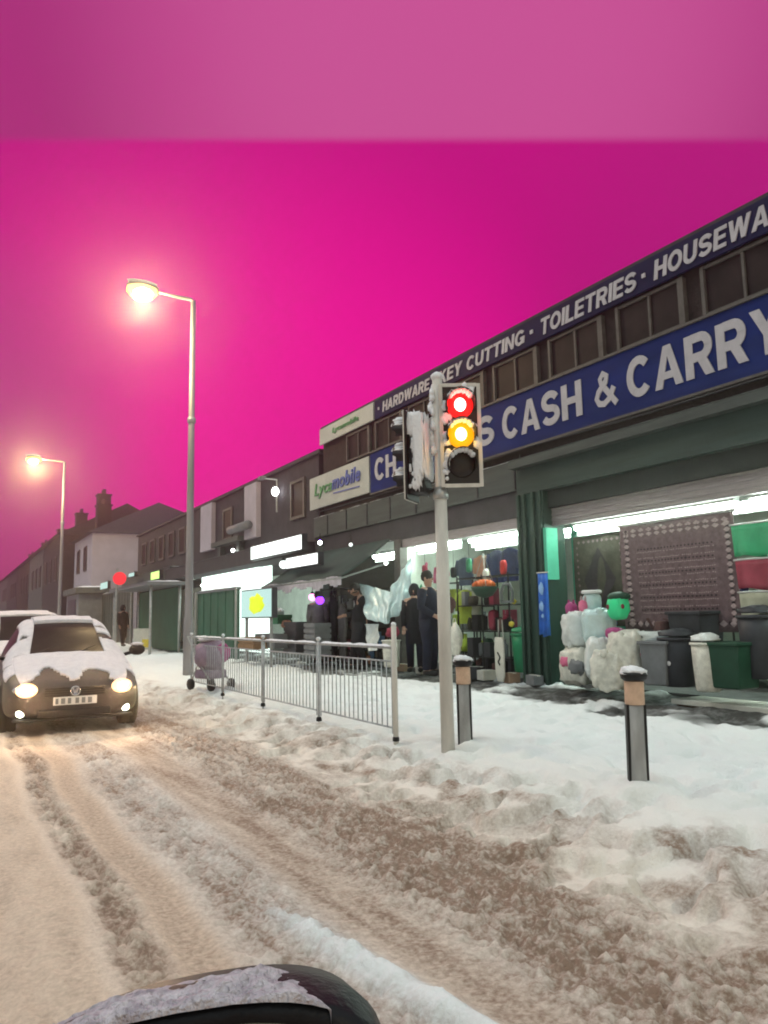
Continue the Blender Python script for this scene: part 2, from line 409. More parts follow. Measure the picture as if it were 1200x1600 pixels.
def ground_mat():
    m = bpy.data.materials.new('snow_ground'); m.use_nodes = True; nt = m.node_tree; n = nt.nodes; L = nt.links; b = n['Principled BSDF']
    def attr(nm):
        a = n.new('ShaderNodeAttribute'); a.attribute_name = nm; return a.outputs['Fac']
    tc = n.new('ShaderNodeTexCoord')
    def nz(s, d=6):
        q = n.new('ShaderNodeTexNoise'); q.inputs['Scale'].default_value = s; q.inputs['Detail'].default_value = d; q.inputs['Roughness'].default_value = .65
        L.new(tc.outputs['Object'], q.inputs['Vector']); return q.outputs['Fac']
    def mth(op, a, b_, cl=False):
        q = n.new('ShaderNodeMath'); q.operation = op; q.use_clamp = cl
        for i, t in enumerate((a, b_)):
            if isinstance(t, (int, float)): q.inputs[i].default_value = t
            else: L.new(t, q.inputs[i])
        return q.outputs[0]
    def mix(f, a, b_):
        q = n.new('ShaderNodeMix'); q.data_type = 'RGBA'
        L.new(f, q.inputs[0])
        for i, t in ((6, a), (7, b_)):
            if isinstance(t, tuple): q.inputs[i].default_value = (*t, 1)
            else: L.new(t, q.inputs[i])
        return q.outputs[2]
    fine = mth('MULTIPLY', mth('SUBTRACT', nz(34, 8), .5), 2.4); fine2 = mth('MULTIPLY', mth('SUBTRACT', nz(2.2, 5), .5), .35)
    d = mth('ADD', attr('dirt'), mth('MULTIPLY', fine, mth('ADD', mth('MULTIPLY', attr('dirt'), .9), .05)), True); d = mth('ADD', d, mth('MULTIPLY', fine2, attr('dirt')), True)
    snow = mix(attr('warm'), (.84, .88, .88), (.84, .69, .545))  # warm: orange lamplight on the road put into the snow colour, plus beige grit
    r = n.new('ShaderNodeValToRGB'); e = r.color_ramp.elements
    e[0].position = .10; e[0].color = (0, 0, 0, 1); e[1].position = 1.0; e[1].color = (1, 1, 1, 1); L.new(d, r.inputs['Fac'])
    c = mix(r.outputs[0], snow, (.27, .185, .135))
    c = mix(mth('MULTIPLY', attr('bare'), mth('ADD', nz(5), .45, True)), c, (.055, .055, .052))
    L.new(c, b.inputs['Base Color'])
    b.inputs['Roughness'].default_value = .72; b.inputs['Specular IOR Level'].default_value = .2
    bp = n.new('ShaderNodeBump'); bp.inputs['Strength'].default_value = .95; bp.inputs['Distance'].default_value = .02
    L.new(nz(42, 9), bp.inputs['Height']); L.new(bp.outputs[0], b.inputs['Normal'])
    MAT['snow_ground'] = m
ground_mat()
def sheet(name, xs, ys, label, kind='structure'):
    X, Y = np.meshgrid(xs, ys); X = X.astype(float).ravel(); Y = Y.astype(float).ravel()
    z, d, ba, wm = terrain(X, Y); nx, ny = len(xs), len(ys)
    me = bpy.data.meshes.new(name); me.vertices.add(nx*ny); me.vertices.foreach_set('co', np.stack([X, Y, z], 1).ravel())
    i = np.arange(nx-1)[None, :]; j = np.arange(ny-1)[:, None]; a = (j*nx+i).ravel()
    f = np.stack([a, a+1, a+nx+1, a+nx], 1); nf = len(f)
    me.loops.add(nf*4); me.loops.foreach_set('vertex_index', f.ravel().astype(np.int32))
    me.polygons.add(nf); me.polygons.foreach_set('loop_start', (np.arange(nf)*4).astype(np.int32))
    me.polygons.foreach_set('use_smooth', np.ones(nf, bool))
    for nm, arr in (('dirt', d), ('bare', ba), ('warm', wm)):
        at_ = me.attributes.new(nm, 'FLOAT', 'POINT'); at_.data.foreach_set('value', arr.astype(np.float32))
    me.update(calc_edges=True); me.validate(); me.materials.append(MAT['snow_ground'])
    o = bpy.data.objects.new(name, me); C.objects.link(o); o['kind'] = kind; o['label'] = label
    return o
ys = np.concatenate([np.array([-40, -20, -10, -5, -2, -.5, .5]), 1.2*1.0062**np.arange(0, 742), np.array([130, 170, 260])])
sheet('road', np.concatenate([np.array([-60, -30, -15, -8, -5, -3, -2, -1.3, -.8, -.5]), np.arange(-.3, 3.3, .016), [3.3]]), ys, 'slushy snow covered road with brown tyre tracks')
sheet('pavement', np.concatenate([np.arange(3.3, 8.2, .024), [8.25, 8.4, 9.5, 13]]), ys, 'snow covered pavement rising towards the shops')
g = MB().quad((-900, -300, -.25), (900, -300, -.25), (900, 1500, -.25), (-900, 1500, -.25)).build('ground', 'snow'); g['kind'] = 'structure'; g['label'] = 'snowy ground stretching to the horizon'

XF = 8.25
# ------------------------------------------------------------------ main shop building
bld = thing('shop_building', 'long two storey shop building with blue signs, dark upper windows and open lit shopfronts', 'building', (XF, 10, .3))
B = lambda mb, name, m, par=bld, **k: mb.build(name, m, par, world=True, **k)
w = MB(); w.box(8.25, 8.5, 1.0, 17.75, 3.55, 6.2)        # upper front wall
w.box(8.5, 12.0, 17.55, 17.75, .2, 6.2).box(8.5, 12.0, 1, 1.2, .2, 6.2).box(11.8, 12, 1.2, 17.55, .2, 6.2)
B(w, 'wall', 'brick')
B(MB().box(8.2, 12.05, .95, 17.8, 6.2, 6.28), 'roof', 'roofing')
B(MB().box(8.26, 11.8, 1.2, 17.55, 2.98, 3.1), 'ceiling', 'ceiling')
B(MB().box(8.25, 11.8, 1.2, 17.55, .2, .335), 'shop_floor', 'floor')
B(MB().box(10.6, 10.7, 1.2, 17.5, .335, 2.98), 'back_wall', 'interior')
B(MB().box(8.3, 10.6, 13.75, 13.95, .335, 2.98), 'partition', 'interior')
B(MB().box(8.9, 10.6, 9.3, 9.5, .335, 2.98), 'side_wall', 'turquoise')
# windows of the upper floor
def upper_window(y0, y1):
    fr = MB(); z0, z1 = 5.08, 5.74
    fr.box(8.17, 8.248, y0, y0+.09, z0, z1).box(8.17, 8.248, y1-.05, y1, z0, z1)
    fr.box(8.18, 8.248, y0+.09, y1-.05, z0, z0+.04).box(8.18, 8.248, y0+.09, y1-.05, z1-.04, z1)
    ym = y0+(y1-y0)*.48
    fr.box(8.185, 8.248, ym, ym+.035, z0+.04, z1-.04)
    o = B(fr, 'window', 'frame_pale')
    B(MB().box(8.215, 8.235, y0+.09, y1-.05, z0+.04, z1-.04), 'pane', 'window_dark', o)
    return o
for k in range(10):
    y0 = 3.5+k*1.45
    if y0+1.2 < 17.7: upper_window(y0, y0+1.18)
# canopy ledge over the right hand bay, fascias
B(MB().box(7.85, 8.25, 1.5, 9.75, 3.72, 3.86), 'canopy', 'fascia_grey')
B(MB().box(7.98, 8.25, 1.5, 9.72, 3.3, 3.717), 'fascia', 'fascia_green')
B(MB().box(8.10, 8.25, 1.5, 9.70, 3.02, 3.297), 'fascia', 'black_gap')
sh = MB()
for k in range(7): sh.box(8.16+.01*(k % 2), 8.25, 1.5, 9.68, 2.74+k*.04, 2.776+k*.04)
B(sh, 'roller_shutter', 'shutter')
B(MB().box(8.12, 8.25, 9.78, 18.1, 3.42, 3.93), 'fascia', 'fascia_grey')
B(MB().box(8.16, 8.25, 9.78, 18.1, 2.98, 3.417), 'fascia', 'dark_wall')
B(MB().box(8.18, 8.25, 9.78, 14.0, 2.80, 2.977), 'shutter_box', 'shutter')
for k in range(8): y = 9.9+k*1.05; B(MB().box(8.105, 8.12, y, y+.03, 3.44, 3.91), 'fascia_joint', 'dark_wall')
cb = MB()
for (pts) in ([(8.08, 3, 4.06), (8.07, 7, 4.03), (8.07, 9.4, 4.07), (8.07, 14, 4.02), (8.07, 17.8, 4.05)], [(8.1, 9.75, 4.0), (8.08, 9.74, 3.3), (8.1, 9.76, 2.9)]): cb.tube(pts, .012, 6)
B(cb, 'cable', 'black')
# pillars
p = MB().box(8.0, 8.42, 9.12, 9.72, .3, 3.42)
for y in (9.14, 9.3, 9.52, 9.66): p.box(7.95, 8.0, y, y+.06, .3, 3.3)
B(p, 'pillar', 'pillar_green', bevel=.01)
B(MB().box(7.97, 8.2, 9.05, 9.117, 1.9, 2.7), 'pillar_trim', 'turquoise')
B(MB().box(8.12, 8.3, 13.75, 14.0, .3, 2.98), 'pillar', 'frame_pale', bevel=.01)
B(MB().box(8.12, 8.3, 17.6, 17.9, .3, 3.3), 'pillar', 'fascia_grey', bevel=.01)
# snow lines on ledges
B(snowcap(7.84, 8.15, 1.5, 9.78, 3.86, .035, .2, 3), 'snow_ledge', 'snow', smooth=True)
B(snowcap(8.11, 8.2, 9.8, 18.1, 3.93, .03, .1, 4), 'snow_ledge', 'snow', smooth=True)

# fluorescent tubes: fittings on the shop ceiling, the inner and farther ones added as fill
def tube(y0, y1, X, z, label, n=0):
    t = thing('strip_light', label, 'light', (X, (y0+y1)/2, z), group='fluorescent strip lights in the open shops')
    MB().box(-.06, .06, -(y1-y0)/2, (y1-y0)/2, .03, .09).build('fitting', 'ceiling', t)
    MB().box(.045, .06, -(y1-y0)/2, (y1-y0)/2, -.13, .029).build('reflector', 'ceiling', t)
    MB().tube([(0, -(y1-y0)/2+.03, 0), (0, (y1-y0)/2-.03, 0)], .040, 8).build('tube', 'tube_light', t)
tube(6.05, 8.9, 8.42, 2.69, 'long strip light glowing over the brown rug in the right hand bay')
tube(3.4, 5.85, 8.42, 2.69, 'strip light at the right picture edge above the striped cloths')
tube(9.85, 11.7, 8.42, 2.75, 'strip light just left of the green pillar, over the blue clothes')
tube(12.0, 13.6, 8.42, 2.77, 'strip light left of the traffic signal pole over the pink clothes')
tube(6.2, 8.6, 9.6, 2.85, 'added fill strip light deeper inside the right hand bay behind the rug')  # inner tubes added to brighten the shop interiors
tube(10.2, 13.2, 9.6, 2.85, 'added fill strip light deep inside the middle bay by the back wall')
tube(15.0, 16.6, 9.8, 2.7, 'added fill strip light deep inside the shop below the green awning')

tube(18.9, 20.4, 8.5, 2.7, 'added fill strip light in the dark shop just left of the awning')  # unseen tubes added from here on to brighten the middle distance
tube(27.8, 29.6, 8.5, 2.7, 'added fill strip light behind the dark green hoarding')
tube(14.2, 15.6, 8.5, 2.75, 'added fill strip light at the right end of the awning above the plastic sheets')
# ------------------------------------------------------------------ signs
def sign(name, label, y0, y1, z0, z1, m, X=8.12, edge=None):
    t = thing(name, label, 'sign', (8.2, (y0+y1)/2, z0))
    B(MB().box(X, 8.165, y0, y1, z0, z1), 'panel', m, t, bevel=.008)
    if edge:
        e = MB().box(X-.03, X+.04, y0, y1, z1, z1+.035).box(X-.03, X+.04, y0, y1, z0-.035, z0)
        B(e, 'trim', edge, t)
    return t
s1 = sign('shop_sign', 'long blue sign with big white capitals over the shutter line', 3.2, 14.98, 4.12, 5.03, 'sign_blue', edge='frame_pale')
s2 = sign('shop_sign', 'long navy parapet sign listing wares in slanted white capitals along the roofline', 3.2, 14.72, 5.76, 6.19, 'sign_navy')
s3 = sign('shop_sign', 'large pale sign with green and blue wording left of the blue sign', 15.05, 18.35, 4.16, 5.0, 'sign_white')
s4 = sign('shop_sign', 'narrow pale sign with faint dark wording at the left end of the roofline', 14.8, 17.7, 5.78, 6.19, 'sign_white')
letters('lettering', 'CH', 'letter_white', s1, 14.75, 13.82, 4.36, 4.86, 8.118, 0)
letters('lettering', 'A', 'letter_white', s1, 13.45, 12.75, 4.36, 4.86, 8.118, 0)
letters('lettering', 'PS', 'letter_white', s1, 11.45, 10.42, 4.34, 4.87, 8.118, 0)
letters('lettering', 'CASH', 'letter_white', s1, 10.18, 8.28, 4.32, 4.87, 8.118, 0)
letters('lettering', '&', 'letter_white', s1, 8.02, 7.58, 4.32, 4.87, 8.118, 0)
letters('lettering', 'CARRY', 'letter_white', s1, 7.38, 5.02, 4.31, 4.88, 8.118, 0)
letters('lettering', 'HARDWARE', 'letter_white', s2, 14.35, 12.45, 5.85, 6.08, 8.118, .15)
B(MB().box(8.10, 8.118, 14.49, 14.55, 5.94, 6.0), 'dot', 'letter_white', s2)
letters('lettering', 'KEY CUTTING', 'letter_white', s2, 12.1, 9.52, 5.84, 6.09, 8.118, .15)
B(MB().box(8.10, 8.118, 9.29, 9.36, 5.94, 6.0), 'dot', 'letter_white', s2)
letters('lettering', 'TOILETRIES', 'letter_white', s2, 9.12, 7.12, 5.83, 6.1, 8.118, .15)
B(MB().box(8.10, 8.118, 6.94, 7.0, 5.94, 6.0), 'dot', 'letter_white', s2)
letters('lettering', 'HOUSEWARES', 'letter_white', s2, 6.8, 4.45, 5.83, 6.1, 8.118, .15)
text('lettering', 'Lyca', 'letter_green', s3, 18.0, 16.95, 4.40, 4.80, 8.115, .2, .01)
text('lettering', 'mobile', 'letter_blue', s3, 16.95, 15.45, 4.50, 4.86, 8.115, .2, .015)
B(MB().prism([(16.9, 4.40), (15.5, 4.36), (15.5, 4.385), (16.9, 4.43)], 8.105, 8.115, 'x'), 'underline', 'letter_blue', s3)
text('lettering', 'Lycamobile', 'letter_green', s4, 16.9, 15.5, 5.90, 6.06, 8.115, .2, .006)

# ------------------------------------------------------------------ street signal
tb = at(700, 1167, z=.15)
sg = thing('traffic_signal', 'snow plastered traffic signal on a pale pole showing red and amber together', 'traffic light', tuple(tb), -R(33))
def zat(py, px=700): return at(px, py, Y=tb.y).z-tb.z
ZT = zat(590, 690)
MB().tube([(0, 0, -.05), (0, 0, ZT*.67), (0, 0, ZT*.67), (0, 0, ZT)], [.066, .063, .052, .052], 14).build('pole', 'signal_pole', sg, smooth=True)
MB().lathe([(.075, 0), (.078, .05), (.055, .12)], (0, 0, ZT*.655), 14).build('collar', 'steel', sg, smooth=True)
MB().blob((0, 0, ZT), (.065, .065, .05), 12, .1).build('snow_cap', 'snow', sg, smooth=True)
# one head built round its own origin: x right, -y towards the viewer, z up
def head(par, on, lx, ly, zc, rz):
    hd = bpy.data.objects.new('signal_head', None); C.objects.link(hd); hd.parent = par; hd.location = (lx, ly, zc); hd.rotation_euler = (0, 0, rz)
    W, H = .205, .525
    MB().box(-.15, .15, .0, .17, -.45, .45).build('housing', 'black', hd, bevel=.02)
    MB().box(-W, W, -.022, -.002, -H, H).build('backing_board', 'black', hd, bevel=.01)
    e = .034; MB().box(-W-.004, -W+e, -.034, -.020, -H, H).box(W-e, W+.004, -.034, -.020, -H, H).box(-W+e, W-e, -.034, -.020, H-e, H+.004).box(-W+e, W-e, -.034, -.020, -H-.004, -H+e).build('border', 'signal_pole', hd, bevel=.004)
    for i, (z, a, bb) in enumerate(((.30, 'signal_red', 'signal_red_core'), (0, 'signal_amber', 'signal_amber_core'), (-.30, None, None))):
        lens = MB().lathe([(.135, -.024), (.12, -.045), (.07, -.058), (.002, -.062)], (0, 0, z), 24, 'y').build('lens', a if (on and a) else 'black_gloss', hd, smooth=True)
        if on and bb: MB().lathe([(.06, -.050), (.056, -.064), (.03, -.076), (.002, -.080)], (0, 0, z), 20, 'y', 1, 1.2).build('lamp', bb, lens, smooth=True)
        v = MB(); n = 22; k0 = 0
        for rr in (.146, .138):
            for jj in range(n+1):
                th = R(-25)+R(230)*jj/n
                x_, z_ = rr*math.cos(th), rr*math.sin(th); dep = -.21+.07*abs(math.cos(th))*(1 if th < 0 or th > math.pi else .4)
                v.v.append((x_, -.022, z+z_)); v.v.append((x_, dep, z+z_*1.0))
        m1 = 2*(n+1)
        for jj in range(n):
            a0 = 2*jj; v.f.append((a0, a0+1, a0+3, a0+2)); v.f.append((m1+a0, m1+a0+2, m1+a0+3, m1+a0+1)); v.f.append((a0+1, m1+a0+1, m1+a0+3, a0+3))
        v.build('hood', 'black', hd, smooth=True)
        sn = MB()
        for jj in range(7):
            th = R(35)+R(110)*jj/6; sn.blob((.125*math.cos(th), -.12, z+.125*math.sin(th)+.006), (.03, .09, .022), 10, .2, seed=jj)
        sn.build('snow', 'snow', hd, smooth=True)
    MB().blob((0, .07, .46), (.16, .10, .05), 14, .15).build('snow', 'snow', hd, smooth=True)
    return hd
h1 = head(sg, True, .215, -.05, (zat(605, 723)+zat(772, 723))/2, R(4))
ref = MB()
for (x, z, r) in ((-.13, -.23, .05), (-.15, -.30, .045), (-.16, -.37, .035), (-.12, -.185, .045), (-.06, -.165, .035), (.02, -.16, .025), (-.15, -.44, .02)):
    ref.blob((x, -.03, z), (r, .018, r*.9), 10, .3, seed=x*9)
for k in range(40):
    x, z = random.uniform(-.17, .17), random.uniform(-.13, .50)
    if min(math.hypot(x, z-.30), math.hypot(x, z)) > .135: ref.blob((x, -.026, z), (.04, .012, .04), 9, .3, seed=k)
ref.build('snow', 'snow', h1, smooth=True)
for z_ in (zat(640), zat(745)): MB().box(-.02, .1, -.02, .05, z_-.03, z_+.03).build('bracket', 'black', sg)
h2 = head(sg, False, -.27, .05, (zat(640, 655)+zat(778, 655))/2, -R(108))
h2.scale = (.92, .92, .86)
sp = MB()
for sx in (-1, 1):
    sp.pillow((sx*.155, .085, .36), (.022, .085, .14), 20, .5, .12, 3+sx).pillow((sx*.155, .09, .12), (.018, .05, .10), 18, .6, .25, 5+sx).pillow((sx*.155, .10, -.2), (.016, .045, .2), 18, .6, .3, 7+sx)
    for k in range(9): sp.pillow((sx*.155, random.uniform(.01, .16), random.uniform(-.42, .3)), (.014, random.uniform(.015, .03), random.uniform(.02, .05)), 12, .8, .25, k+sx*20)
for z in (.30, 0, -.30): sp.blob((0, -.12, z+.145), (.10, .085, .04), 16, .2, 2, seed=z*9)
sp.pillow((0, -.03, .50), (.19, .03, .03), 16, .6, .2, 4).pillow((0, .18, .1), (.15, .02, .38), 24, .5, .12, 12).pillow((-.158, .12, .1), (.02, .06, .36), 24, .5, .18, 14).pillow((.158, .12, .1), (.02, .06, .36), 24, .5, .18, 15)
sp.build('snow', 'snow', h2, smooth=True)
sp = MB()
for k in range(14):
    sp.blob((-.04-random.random()*.03, random.uniform(-.03, .04), ZT-.12-k*.05), (.035, .04, .05), 8, .4, seed=k+60)
sp.build('snow', 'snow', sg, smooth=True)
for a_, b_ in ((655, 648), (770, 765)): MB().tube([(-.22, .05, zat(a_)), (0, 0, zat(b_))], .022, 8).build('bracket', 'black', sg)
light('signal_glow_red', 'POINT', (.215, -.22, (zat(640, 723))), 3, (1, .08, .05), .05, sg)
light('signal_glow_amber', 'POINT', (.215, -.22, (zat(690, 723))), 2.5, (1, .5, .05), .05, sg)

# ------------------------------------------------------------------ bollards
def bollard(px, py, label, lean=0):
    q = at(px, py, z=.155)
    t = thing('bollard', label, 'bollard', (q.x, q.y, .11), group='snow capped pavement bollards')
    MB().lathe([(.072, -.05), (.070, .0), (.066, .3), (.066, .60)], n=20).build('post', 'bollard_grey', t, smooth=True)
    MB().lathe([(.070, .60), (.072, .61), (.072, .76), (.070, .77)], n=20).build('reflective_band', 'orange_band', t, smooth=True)
    MB().lathe([(.070, .77), (.095, .79), (.10, .82), (.095, .835)], n=20).build('head', 'black', t, smooth=True)
    for sx in (-1, 1):
        MB().box(sx*.062-.010, sx*.062+.010, -.04, .02, -.03, .60).build('stripe', 'black', t).rotation_euler = (0, 0, -R(33))
    MB().blob((0, 0, .835), (.095, .095, .045), 18, .2, 2.5, -.3).build('snow_cap', 'snow', t, smooth=True)
    t.rotation_euler = (0, R(lean), 0)
    return t
bollard(997, 1222, 'grey bollard with orange band and snow cap, standing alone nearest on the right pavement', 1.5)
bollard(727, 1158, 'grey bollard with orange band standing right beside the traffic signal pole')

# ------------------------------------------------------------------ street lamps
def street_lamp(base, H, arm, label, real=True):
    t = thing('street_lamp', label, 'street lamp', base, group='street lamps along the pavement edge')
    MB().tube([(0, 0, -.1), (0, 0, 1.3), (0, 0, 1.35), (0, 0, H*.5), (0, 0, H)], [.115, .11, .088, .078, .058], 14).build('pole', 'lamp_pole', t, smooth=True)
    MB().lathe([(.09, 0), (.1, .02), (.1, .1), (.085, .13)], (0, 0, H*.66), 14).build('collar', 'steel', t, smooth=True)
    MB().tube([(0, 0, H-.1), (-.05, 0, H+.02), (-arm*.55, 0, H+.03), (-arm, 0, H+.06)], [.05, .045, .035, .03], 10).build('arm', 'lamp_pole', t, smooth=True)
    hd = MB().lathe([(.02, -.05), (.12, .0), (.16, .35), (.13, .6), (.03, .68)], (-arm-.55, 0, H+.12), 16, 'x', 1, .55).build('lamp_head', 'lamp_pole', t, smooth=True)
    MB().lathe([(.003, -.22), (.14, -.19), (.21, -.06), (.20, .05), (.13, .10)], (-arm-.25, 0, H+.03), 18, 'z', 1.7, 1.1).build('lens', 'street_light', hd, smooth=True)
    MB().blob((-arm-.25, 0, H-.06), (.27, .25, .15), 16, 0).build('lamp', 'street_core', hd, smooth=True)
    MB().blob((-arm-.25, 0, H+.21), (.33, .14, .05), 14, .15).build('snow', 'snow', t, smooth=True)
    return t
L1 = at(302, 470, X=4.75); lampA = street_lamp((4.75, L1.y, .12), L1.z-.12, .95, 'tall grey street lamp with a glowing warm lantern, nearest in the middle left', True)
L2 = at(101, 722, X=4.75); lampB = street_lamp((4.75, L2.y, .12), L2.z-.12, 1.2, 'farther street lamp with glowing lantern standing above the parked cars at left')
street_lamp((4.75, -11, .12), L1.z-.12, 1.2, 'street lamp standing behind the viewer, seen only in the door mirror')
for (bx, by, hh, ar, en) in ((4.75, L1.y, L1.z, .95, 850), (4.75, L2.y, L2.z, 1.2, 1500), (4.75, -11, L1.z, 1.2, 1300)):
    light('street_lamp_light', 'POINT', (bx-ar-.25, by, hh-.30), en, (1, .72, .34), .3)

# ------------------------------------------------------------------ guard railing
rl = thing('guard_railing', 'grey pedestrian guard railing with thin upright bars and snow on its rails', 'railing', (4.28, 12, .12))
pys = [at(612, 1158, z=.14).y, at(487, 1127, z=.14).y, at(400, 1104, z=.14).y, at(330, 1088, z=.14).y, at(280, 1075, z=.14).y]
XR = 4.02
for i, y in enumerate(pys):
    hh = 1.30 if i == 0 else 1.12
    B(MB().tube([(XR, y, .08), (XR, y, hh)], .028 if i == 0 else .014, 10), 'post', 'signal_pole' if i == 0 else 'rail_grey', rl, smooth=True)
    B(MB().blob((XR, y, hh+.01), (.03, .03, .025), 8, .2), 'snow_cap', 'snow', rl, smooth=True)
    B(MB().lathe([(.035, .0), (.035, .03), (.025, .05)], (XR, y, .135), 10), 'foot', 'black', rl)
for i in range(4):
    a, b_ = pys[i]+.06, pys[i+1]-.06; mb = MB()
    mb.tube([(XR, a-.04, 1.07), (XR, b_+.04, 1.07)], .015, 8).tube([(XR, a, .93), (XR, b_, .93)], .010, 6).tube([(XR, a, .26), (XR, b_, .26)], .010, 6)
    n = int((b_-a)/.105)
    for k in range(n+1):
        y = a+(b_-a)*k/n; mb.tube([(XR, y, .26), (XR, y, .93)], .0065, 6)
    for k in (0, n): y = a+(b_-a)*k/n; mb.tube([(XR, y, .2), (XR, y, 1.07)], .007, 6)
    B(mb, 'panel', 'rail_grey', rl, smooth=True)
    B(snowcap(XR-.02, XR+.02, a, b_, 1.085, .03, .08, i), 'snow', 'snow', rl, smooth=True)

# ------------------------------------------------------------------ cars
def make_car(name, label, paint, W=.86, L=4.1, van=False):
    root = thing(name, label, 'car', (0, 0, 0))
    # stations: y, half width, z sill, z belt, half width top, z top, kind of top surface to the next station
    if not van:
        ST = [(0.0, .60, .30, .46, .50, .54, 'b'), (.07, .76, .24, .55, .62, .66, 'h'), (.30, .83, .20, .66, .68, .77, 'h'), (.70, W, .19, .76, .70, .87, 'h'), (1.12, W, .19, .88, .71, .95, 'w'),
              (1.55, W, .19, .93, .62, 1.23, 'w'), (1.95, W, .19, .95, .57, 1.43, 'r'), (2.5, W, .19, .96, .58, 1.48, 'r'), (3.2, W, .19, .97, .56, 1.45, 'r'), (3.6, .85, .22, .98, .54, 1.33, 'g'), (3.95, .82, .28, .97, .55, 1.0, 'b'), (4.1, .72, .36, .80, .5, .84, 'b')]
    else:
        ST = [(0.0, .66, .34, .6, .56, .72, 'b'), (.08, .84, .28, .75, .72, .88, 'h'), (.35, .93, .24, .9, .80, 1.02, 'h'), (.85, .97, .24, 1.05, .84, 1.16, 'w'),
              (1.2, .97, .24, 1.12, .78, 1.52, 'w'), (1.6, .97, .24, 1.15, .76, 1.85, 'r'), (2.4, .97, .24, 1.15, .78, 1.93, 'r'), (3.8, .97, .24, 1.15, .78, 1.93, 'r'), (4.7, .96, .26, 1.15, .76, 1.88, 'b'), (4.8, .9, .36, 1.1, .7, 1.7, 'b')]
    vs, fs, ms = [], [], []
    for (y, wd, zs, zb, wt, zt, k) in ST:
        half = [(wd*.80, zs-.02), (wd*.98, zs+.06), (wd, (zs+zb)/2), (wd*.97, zb), (wt, zt-.035), (wt*.82, zt)]
        loop = [(-x, z) for x, z in half]+[(0, zt+.02)]+[(x, z) for x, z in reversed(half)]+[(0, zs-.02)]
        vs += [(x, y, z) for x, z in loop]
    n = 14
    for i in range(len(ST)-1):
        k = ST[i][6]
        for j in range(n):
            j2 = (j+1) % n; fs.append((i*n+j, i*n+j2, (i+1)*n+j2, (i+1)*n+j))
            mi = 0
            if k == 'w' and 5 <= j <= 6: mi = 1
            if k == 'w' and j in (4, 7): mi = 5
            if k == 'w' and j in (3, 8): mi = 5
            if k in 'h' and j in (3, 8): mi = 5
            if k == 'r' and j in (4, 7): mi = 5
            if k == 'r' and j in (3, 8): mi = 2
            if k == 'w' and j in (3, 8) and ST[i][0] > 1.5: mi = 2
            if k in 'h' and 4 <= j <= 7: mi = 3
            if k in 'rg' and 5 <= j <= 6: mi = 4
            ms.append(mi)
    fs.append(tuple(range(n))); ms.append(0); fs.append(tuple((len(ST)-1)*n+j for j in reversed(range(n)))); ms.append(0)
    me = bpy.data.meshes.new('cage'); me.from_pydata(vs, [], fs)
    for k in range(6): me.materials.append(MAT['black'])
    me.polygons.foreach_set('material_index', ms)
    o = bpy.data.objects.new('cage', me); C.objects.link(o); md = o.modifiers.new('s', 'SUBSURF'); md.levels = 4
    dg = bpy.context.evaluated_depsgraph_get(); ev = bpy.data.meshes.new_from_object(o.evaluated_get(dg)); bpy.data.objects.remove(o)
    bm = bmesh.new(); bm.from_mesh(ev); bmesh.ops.recalc_face_normals(bm, faces=bm.faces); bm.to_mesh(ev); bm.free(); ev.update()
    co_ = [v.co.copy() for v in ev.vertices]; nr = [v.normal.copy() for v in ev.vertices]
    def part(name, idx, m, off=0.0, thick=None, par=root, cond=None):
        mb = MB(); mp = {}
        polys = [p_ for p_ in ev.polygons if p_.material_index in idx and (cond is None or cond(p_.center))]
        def vid(i, o_):
            key = (i, o_)
            if key not in mp: mp[key] = len(mb.v); d = off if o_ == 0 else thick(co_[i]); mb.v.append(tuple(co_[i]+nr[i]*d))
            return mp[key]
        edges = {}
        for p_ in polys:
            vv = list(p_.vertices); mb.f.append(tuple(vid(i, 1 if thick else 0) for i in vv))
            for a_, b2 in zip(vv, vv[1:]+vv[:1]): edges[(a_, b2)] = edges.get((a_, b2), 0)+1
        if thick:
            for (a_, b2) in list(edges):
                if (b2, a_) not in edges: mb.f.append((vid(a_, 0), vid(b2, 0), vid(b2, 1), vid(a_, 1)))
        return mb.build(name, m, par, smooth=True)
    part('body', {0, 3, 4, 5}, paint)
    part('windscreen', {1}, 'carglass'); part('side_window', {2}, 'carglass', cond=lambda c: c.x < 0); part('side_window', {2}, 'carglass', cond=lambda c: c.x > 0)
    nsf = lambda c, s: mnoise.noise(Vector((c.x*5, c.y*4, s)))
    part('side_snow', {5}, 'snow_pink', 0, lambda c: .018+.012*nsf(c, 8), cond=lambda c: c.y > .45 and mnoise.noise(Vector((c.x*3, c.y*5, c.z*7))) > -.28)
    part('roof_snow', {4}, 'snow_pink', 0, lambda c: .05+.02*nsf(c, 1))
    part('bonnet_snow', {3}, 'snow_pink', 0, lambda c: .022+.012*nsf(c, 5), cond=lambda c: c.y > .10+.34*math.exp(-((abs(c.x+.03)-.28)/.15)**2)+.16*mnoise.noise(Vector((c.x*5, c.y*6, 1)))+.08*mnoise.noise(Vector((c.x*17, c.y*15, 4))) or (abs(c.x) > .55 and c.y > .2))
    hw, zl = (.58, .585) if not van else (.7, .72)
    for s in (-1, 1):
        MB().blob((s*hw, .10 if not van else .12, zl), (.155, .12, .07), 18, 0).build('headlight', 'chrome', root, smooth=True)
        hl = root.children[-1] if False else None
        MB().lathe([(.10, 0), (.094, -.03), (.06, -.05), (.002, -.06)], (s*hw*.985, .005, zl), 18, 'y', 1.3, .9).build('headlight_lens', 'head_lens', root, smooth=True)
        MB().blob((s*hw*.985, -.045, zl), (.058, .03, .05), 14, 0).build('headlight_bulb', 'head_light', root, smooth=True)
        MB().lathe([(.052, .03), (.05, -.0), (.03, -.018), (.002, -.02)], (s*(hw+.05), .045, zl-.28), 16, 'y').build('fog_light', 'fog_light', root, smooth=True)
